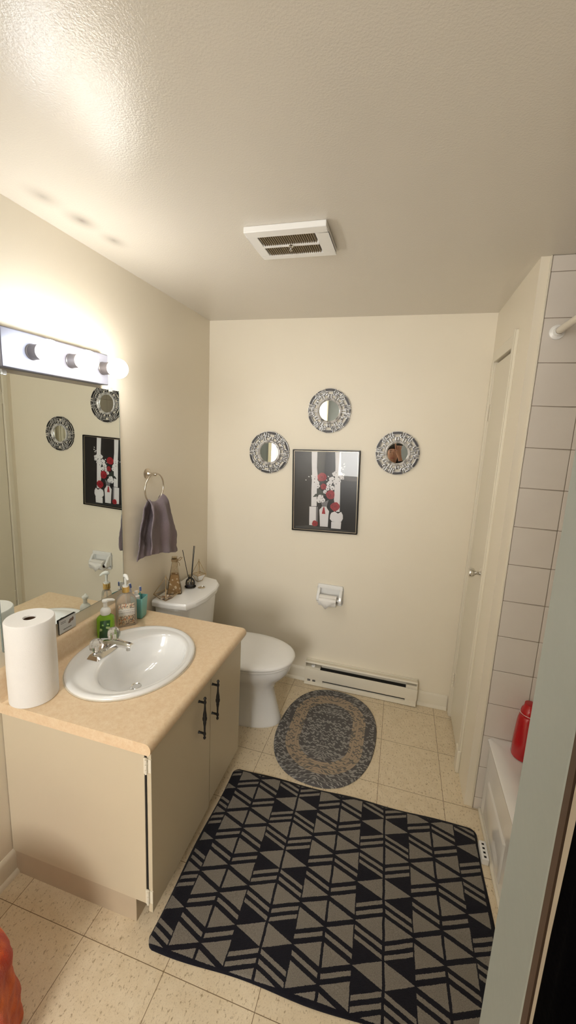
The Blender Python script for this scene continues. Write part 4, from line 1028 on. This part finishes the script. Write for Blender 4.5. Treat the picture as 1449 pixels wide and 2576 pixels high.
col = mixc(nt, E(noise(nt, c, 500, 2))*0.35, col, (0.30, 0.27, 0.24))
nt.links.new(col, b.inputs['Base Color']); b.inputs['Roughness'].default_value = 0.95
bump(nt, b, (1.0 - gap)*1.0 + E(noise(nt, c, 400, 2))*0.4, 0.8, 0.004)
mb = MB(); n = 96
def oval(sc, z):
    out = []
    for i in range(n):
        t = 2*PI*i/n; c_, s_ = math.cos(t), math.sin(t)
        k = 2/2.35
        px, pyy = OB*math.copysign(abs(c_)**k, c_), OA*math.copysign(abs(s_)**k, s_)
        a = 0.07
        px, pyy = px*sc, pyy*sc
        out.append((OC[0]+px*math.cos(a)+pyy*math.sin(a), OC[1]-px*math.sin(a)+pyy*math.cos(a), z))
    return out
mb.loft([oval(1.0, .0006), oval(1.0, .006), oval(.985, .0105), oval(.95, .012), oval(.7, .012), oval(.4, .012), oval(.1, .012)], False, True)
solo('braided_oval_rug', mb, m_ov, (OC[0], OC[1], 0), 'small oval braided rug in grey and tan in front of the heater', 'rug', angle=180)

# ------------------------------------------------------------------ orange towel heap by the doorway
m_or, nt, b = newmat('orange_terry'); c = coord(nt); tz = noise(nt, c, 300, 3, 0.7)
nt.links.new(mixc(nt, ramp(nt, noise(nt, c, 16, 3), .35, .65), (0.55, 0.045, 0.005), (0.92, 0.17, 0.008)), b.inputs['Base Color']); b.inputs['Roughness'].default_value = 0.95; sset(b, 'Sheen Weight', 0.3); bump(nt, b, tz, 0.9, 0.005)
mb = MB(); ocx, ocy = 0.235, -1.93; n = 96; loops = []
for k in range(26):
    t = k/25; 
    if t < .75: z = 0.27*(t/.75); r = .200-.012*(t/.75)
    else: a = (t-.75)/.25*PI/2; z = .27+.09*math.sin(a); r = .188-.185*(1-math.cos(a))*1.0
    loops.append([(ocx+max(.002, r)*(1+.045*math.sin(9*q+2*t)*(1-t*.5)+.02*math.sin(17*q-3*t))*math.cos(q), ocy+max(.002, r)*.7*(1+.045*math.sin(9*q+2*t)*(1-t*.5))*math.sin(q), z+.001) for q in [2*PI*i/n for i in range(n)]])
mb.loft(loops)
orr = solo('orange_towel', mb, m_or, (ocx, ocy, 0), 'bright orange terry towel heaped at the lower left edge by the doorway', 'towel', subsurf=1, angle=180)
tx2 = bpy.data.textures.new('tz2', 'CLOUDS'); tx2.noise_scale = 0.06
md = orr.modifiers.new('d', 'DISPLACE'); md.texture = tx2; md.strength = 0.02; md.mid_level = 0.5

# ------------------------------------------------------------------ hall side: open door leaf with hanging black garment
hd = thing('door_2', (1.42, -2.65, 0), 'cream bathroom door leaf swung open into the hall', 'door'); hd['kind'] = 'structure'
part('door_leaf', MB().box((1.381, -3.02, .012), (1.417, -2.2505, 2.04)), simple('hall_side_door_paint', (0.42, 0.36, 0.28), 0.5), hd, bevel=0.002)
mb = MB()
for zz in (.25, 1.80): mb.cyl((1.424, -2.248, zz-.045), (1.424, -2.248, zz+.045), .006, n=12)
part('hinge', mb, m_chrome, hd)
part('jamb_gap_shade', MB().box((1.3805, -2.2504, .012), (1.4175, -2.2435, 2.04)), simple('jamb_shade_brown', (0.07, 0.04, 0.025), 0.6), hd, label='dark strip standing in for the shadow gap at the jamb')  # dark brown strip imitates the shadowed gap between jamb and door
m_robe = simple('black_cloth', (0.0012, 0.0011, 0.0013), 1.0, var=0.2, bmp=0.4, bscale=300, **{'Specular IOR Level': 0.02})
rb = thing('black_scarf', (1.372, -2.29, .36), 'narrow black cloth hanging on the open door right of the jamb', 'cloth')
mb = MB(); loops = []
for k in range(24):
    t = k/23; z = 1.56-1.2*t
    ya = -2.284+.008*min(1, t*1.8); yb = -2.303
    hw = (ya-yb)/2; yc = (ya+yb)/2
    loops.append([(1.3725+.0070*math.cos(q)*(1+.15*math.sin(q*5+t*3)), yc+hw*math.sin(q)*min(1, .5+t*6), z) for q in [2*PI*i/28 for i in range(28)]])
mb.loft(loops); part('cloth', mb, m_robe, rb)
part('hook', MB().tube([(1.380, -2.294, 1.59), (1.374, -2.294, 1.59), (1.372, -2.294, 1.575), (1.372, -2.294, 1.555)], .003, 8), m_chrome, rb)

# added frosted window behind the camera, a glowing pane to fill the room
wdw = thing('fill_window', (0.625, -4.40, 0.95), 'glowing frosted window added in the hall end wall as fill light', 'window'); wdw['kind'] = 'structure'
part('fill_pane', MB().box((0.25, -4.392, 1.0), (1.0, -4.386, 2.15)), emis('fill_pane_glow', (1.0, 0.985, 0.95), FILL_WINDOW), wdw)
mb = MB(); frame_y(mb, (0.19, 0.94, 1.06, 2.21), (0.25, 1.0, 1.0, 2.15), -4.3995, -4.375); mb.box((0.17, -4.3995, 0.92), (1.08, -4.35, 0.94))
part('fill_window_frame', mb, m_trim, wdw, bevel=0.003)
# ceiling lamp added in the hall to brighten the room
hl = thing('fill_ceiling_lamp', (0.62, -3.45, H), 'round white ceiling lamp added in the hall as fill light', 'light')
part('diffuser', MB().lathe([(.15, 0), (.15, -.03), (.12, -.06), (.06, -.08), (.002, -.085)], (0.62, -3.45, H-.012), n=40), emis('fill_lamp_glow', (1.0, 0.97, 0.92), FILL_LAMP), hl)  # diffuser of the added fill lamp
part('base', MB().lathe([(.16, 0), (.16, -.012), (.002, -.012)], (0.62, -3.45, H-.0002), n=40), m_white_pl, hl)

# ------------------------------------------------------------------ the photographer (seen in the small mirrors)
def skin_obj(name, joints, edges, mat, root=0, sub=2, parent=None, pos=None):
    me = bpy.data.meshes.new(name); me.from_pydata([j[0] for j in joints], edges, []); me.materials.append(mat)
    o = bpy.data.objects.new(name, me); COL.objects.link(o)
    md = o.modifiers.new('skin', 'SKIN'); md.use_smooth_shade = True
    for i, j in enumerate(joints):
        r = j[1]; o_r = r if isinstance(r, tuple) else (r, r)
        me.skin_vertices[0].data[i].radius = o_r
        me.skin_vertices[0].data[i].use_root = (i == root)
    s_ = o.modifiers.new('s', 'SUBSURF'); s_.levels = sub; s_.render_levels = sub
    if parent: o.parent = parent
    return o
m_skin = simple('skin', (0.50, 0.27, 0.19), 0.5, var=0.08, vscale=30, **{'Subsurface Weight': 0.05})
m_top = simple('black_sweater', (0.012, 0.012, 0.016), 0.9); m_pants = simple('dark_trousers', (0.03, 0.03, 0.04), 0.9); m_hair = simple('dark_hair', (0.012, 0.009, 0.008), 0.5)
px, pyv = 1.165, -2.83
pt = thing('person', (px, pyv, 0), 'person in a dark top holding a phone up, seen in the small round mirror', 'person'); pt.scale = (1.06, 1.06, 1.06)
def PJ(x, y, z): return (x, y, z)
J = []; ED = []
def add(p, r, prev=None):
    J.append((PJ(*p), r)); i = len(J)-1
    if prev is not None: ED.append((prev, i))
    return i
pel = add((0, -.02, .84), (.13, .10)); ch = add((0, -.02, 1.0), (.125, .09), pel); st2 = add((0, -.01, 1.14), (.14, .10), ch); nb = add((0, 0, 1.235), (.06, .055), st2)
nk = add((0, .015, 1.29), (.045, .045), nb); hd0 = add((0, .035, 1.345), (.062, .066), nk); hd1 = add((0, .035, 1.41), (.070, .080), hd0); hd2 = add((0, .03, 1.47), (.060, .070), hd1)
sh_r = add((.135, -.01, 1.19), (.052, .052), st2); el_r = add((.175, .13, 1.08), (.038, .038), sh_r); wr_r = add((.085, .215, 1.375), (.024, .024), el_r)
pm_r = add((.065, .235, 1.440), (.034, .014), wr_r)
sh_l = add((-.135, -.01, 1.19), (.052, .052), st2); el_l = add((-.19, -.03, .96), (.038, .038), sh_l); wr_l = add((-.18, .06, .76), (.024, .024), el_l); pm_l = add((-.178, .075, .70), (.030, .014), wr_l)
for sg in (-1, 1):
    hp = add((sg*.075, -.02, .78), (.085, .085), pel); kn_ = add((sg*.085, 0, .44), (.055, .055), hp); an = add((sg*.085, -.02, .09), (.036, .036), kn_); ft = add((sg*.09, .10, .035), (.036, .026), an)
for dx, dy, dz, ln in ((-.030, .004, .004, .055), (-.012, .006, .012, .066), (.006, .006, .012, .062), (.024, .004, .006, .050)):
    a_ = add((.065+dx, .240+dy, 1.465+dz), .0095, pm_r); b__ = add((.063+dx*1.1, .268+dy, 1.475+dz+ln*.4), .0085, a_); add((.059+dx*1.1, .272+dy, 1.477+dz+ln), .0072, b__)
a_ = add((.027, .245, 1.437), .0110, pm_r); add((.009, .262, 1.465), .0090, a_)
for dx, ln in ((-.020, .055), (-.006, .062), (.008, .060), (.021, .048)):
    a_ = add((-.178+dx, .085, .665), .009, pm_l); add((-.178+dx, .095, .665-ln), .007, a_)
a_ = add((-.150, .09, .690), .0105, pm_l); add((-.142, .105, .660), .008, a_)
m_eyew = simple('eye_white', (0.45, 0.40, 0.36), 0.3)
body = skin_obj('body', J, ED, m_skin, root=0, parent=pt)
# face details belong to the head
mb = MB()
mb.loft([[(px-.008, pyv+.108, 1.43), (px+.008, pyv+.108, 1.43), (px, pyv+.104, 1.435)], [(px-.016, pyv+.112, 1.385), (px+.016, pyv+.112, 1.385), (px, pyv+.134, 1.390)], [(px-.012, pyv+.106, 1.375), (px+.012, pyv+.106, 1.375), (px, pyv+.112, 1.377)]])
part('nose', mb, m_skin, pt, subsurf=1)
mb = MB(); mb.tube([(px-.024, pyv+.103, 1.352), (px-.010, pyv+.113, 1.356), (px, pyv+.115, 1.354), (px+.010, pyv+.113, 1.356), (px+.024, pyv+.103, 1.352)], [.002, .005, .0055, .005, .002], 8)
part('mouth', mb, simple('lips', (0.38, 0.10, 0.09), 0.4), pt)
for sg in (-1, 1):
    mb = MB(); mb.sphere((px+sg*.030, pyv+.0955, 1.425), .0085, 12, (1.3, 1, .45)); e_ = part('eye', mb, m_eyew, pt)
    mb = MB(); mb.sphere((px+sg*.030, pyv+.1005, 1.425), .0042, 10); part('iris', mb, m_hair, e_)
    mb = MB(); mb.sphere((px+sg*.082, pyv+.03, 1.405), .018, 12, (.35, .7, 1.2)); part('ear', mb, m_skin, pt)
    mb = MB(); mb.tube([(px+sg*.016, pyv+.110, 1.445), (px+sg*.030, pyv+.112, 1.450), (px+sg*.046, pyv+.100, 1.444)], .0028, 6); part('eyebrow', mb, m_hair, pt)
mb = MB(); loops = []
for k in range(14):
    t = k/13; z = 1.535-.27*t
    r = .084*math.sin(min(1, t*2.4+.12)*PI/2)
    loops.append([(px+r*1.02*math.cos(q), pyv+.012+(r*1.12*math.sin(q) if math.sin(q) < 0.15 else r*(1.0 if t < .17 else (.75 if t < .24 else .25))*math.sin(q)), z) for q in [2*PI*i/32 for i in range(32)]])
mb.loft(loops); part('hair', mb, m_hair, pt, angle=180)
K = []; KE = []
def add2(p, r, prev=None):
    K.append((p, r)); i = len(K)-1
    if prev is not None: KE.append((prev, i))
    return i
a0 = add2((0, -.02, .80), (.150, .118)); a1 = add2((0, -.02, 1.0), (.142, .108), a0); a2 = add2((0, -.01, 1.14), (.155, .115), a1); add2((0, .005, 1.245), (.070, .064), a2)
for sg, e_, w_ in ((1, (.175, .13, 1.08), (.090, .208, 1.350)), (-1, (-.19, -.03, .96), (-.182, .05, .79))):
    s1 = add2((sg*.135, -.01, 1.19), .064, a2); e1 = add2(e_, .050, s1); add2(w_, .034, e1)
skin_obj('sweater', K, KE, m_top, parent=pt)
K, KE = [], []
a0 = add2((0, -.02, .86), (.140, .112))
for sg in (-1, 1):
    h1 = add2((sg*.075, -.02, .78), (.096, .096), a0); k1 = add2((sg*.085, 0, .44), .068, h1); add2((sg*.085, -.02, .08), .056, k1)
skin_obj('trousers', K, KE, m_pants, parent=pt)
for sg in (-1, 1):
    mb = MB(); mb.loft([rrect(px+sg*.09, pyv+.045, .045, .125, .04, z) for z in (.0005, .03)] + [rrect(px+sg*.09, pyv+.03, .040, .10, .038, .07), rrect(px+sg*.087, pyv-.01, .040, .05, .038, .10)])
    part('shoe', mb, m_hair, pt, angle=60)
ph = thing('smartphone', (1.2425, -2.532, 1.600), 'black smartphone held upright by the person', 'phone')
part('phone_body', MB().box((1.205, -2.536, 1.600), (1.280, -2.528, 1.760)), simple('phone_black', (0.02, 0.02, 0.022), 0.15), ph, bevel=0.003)
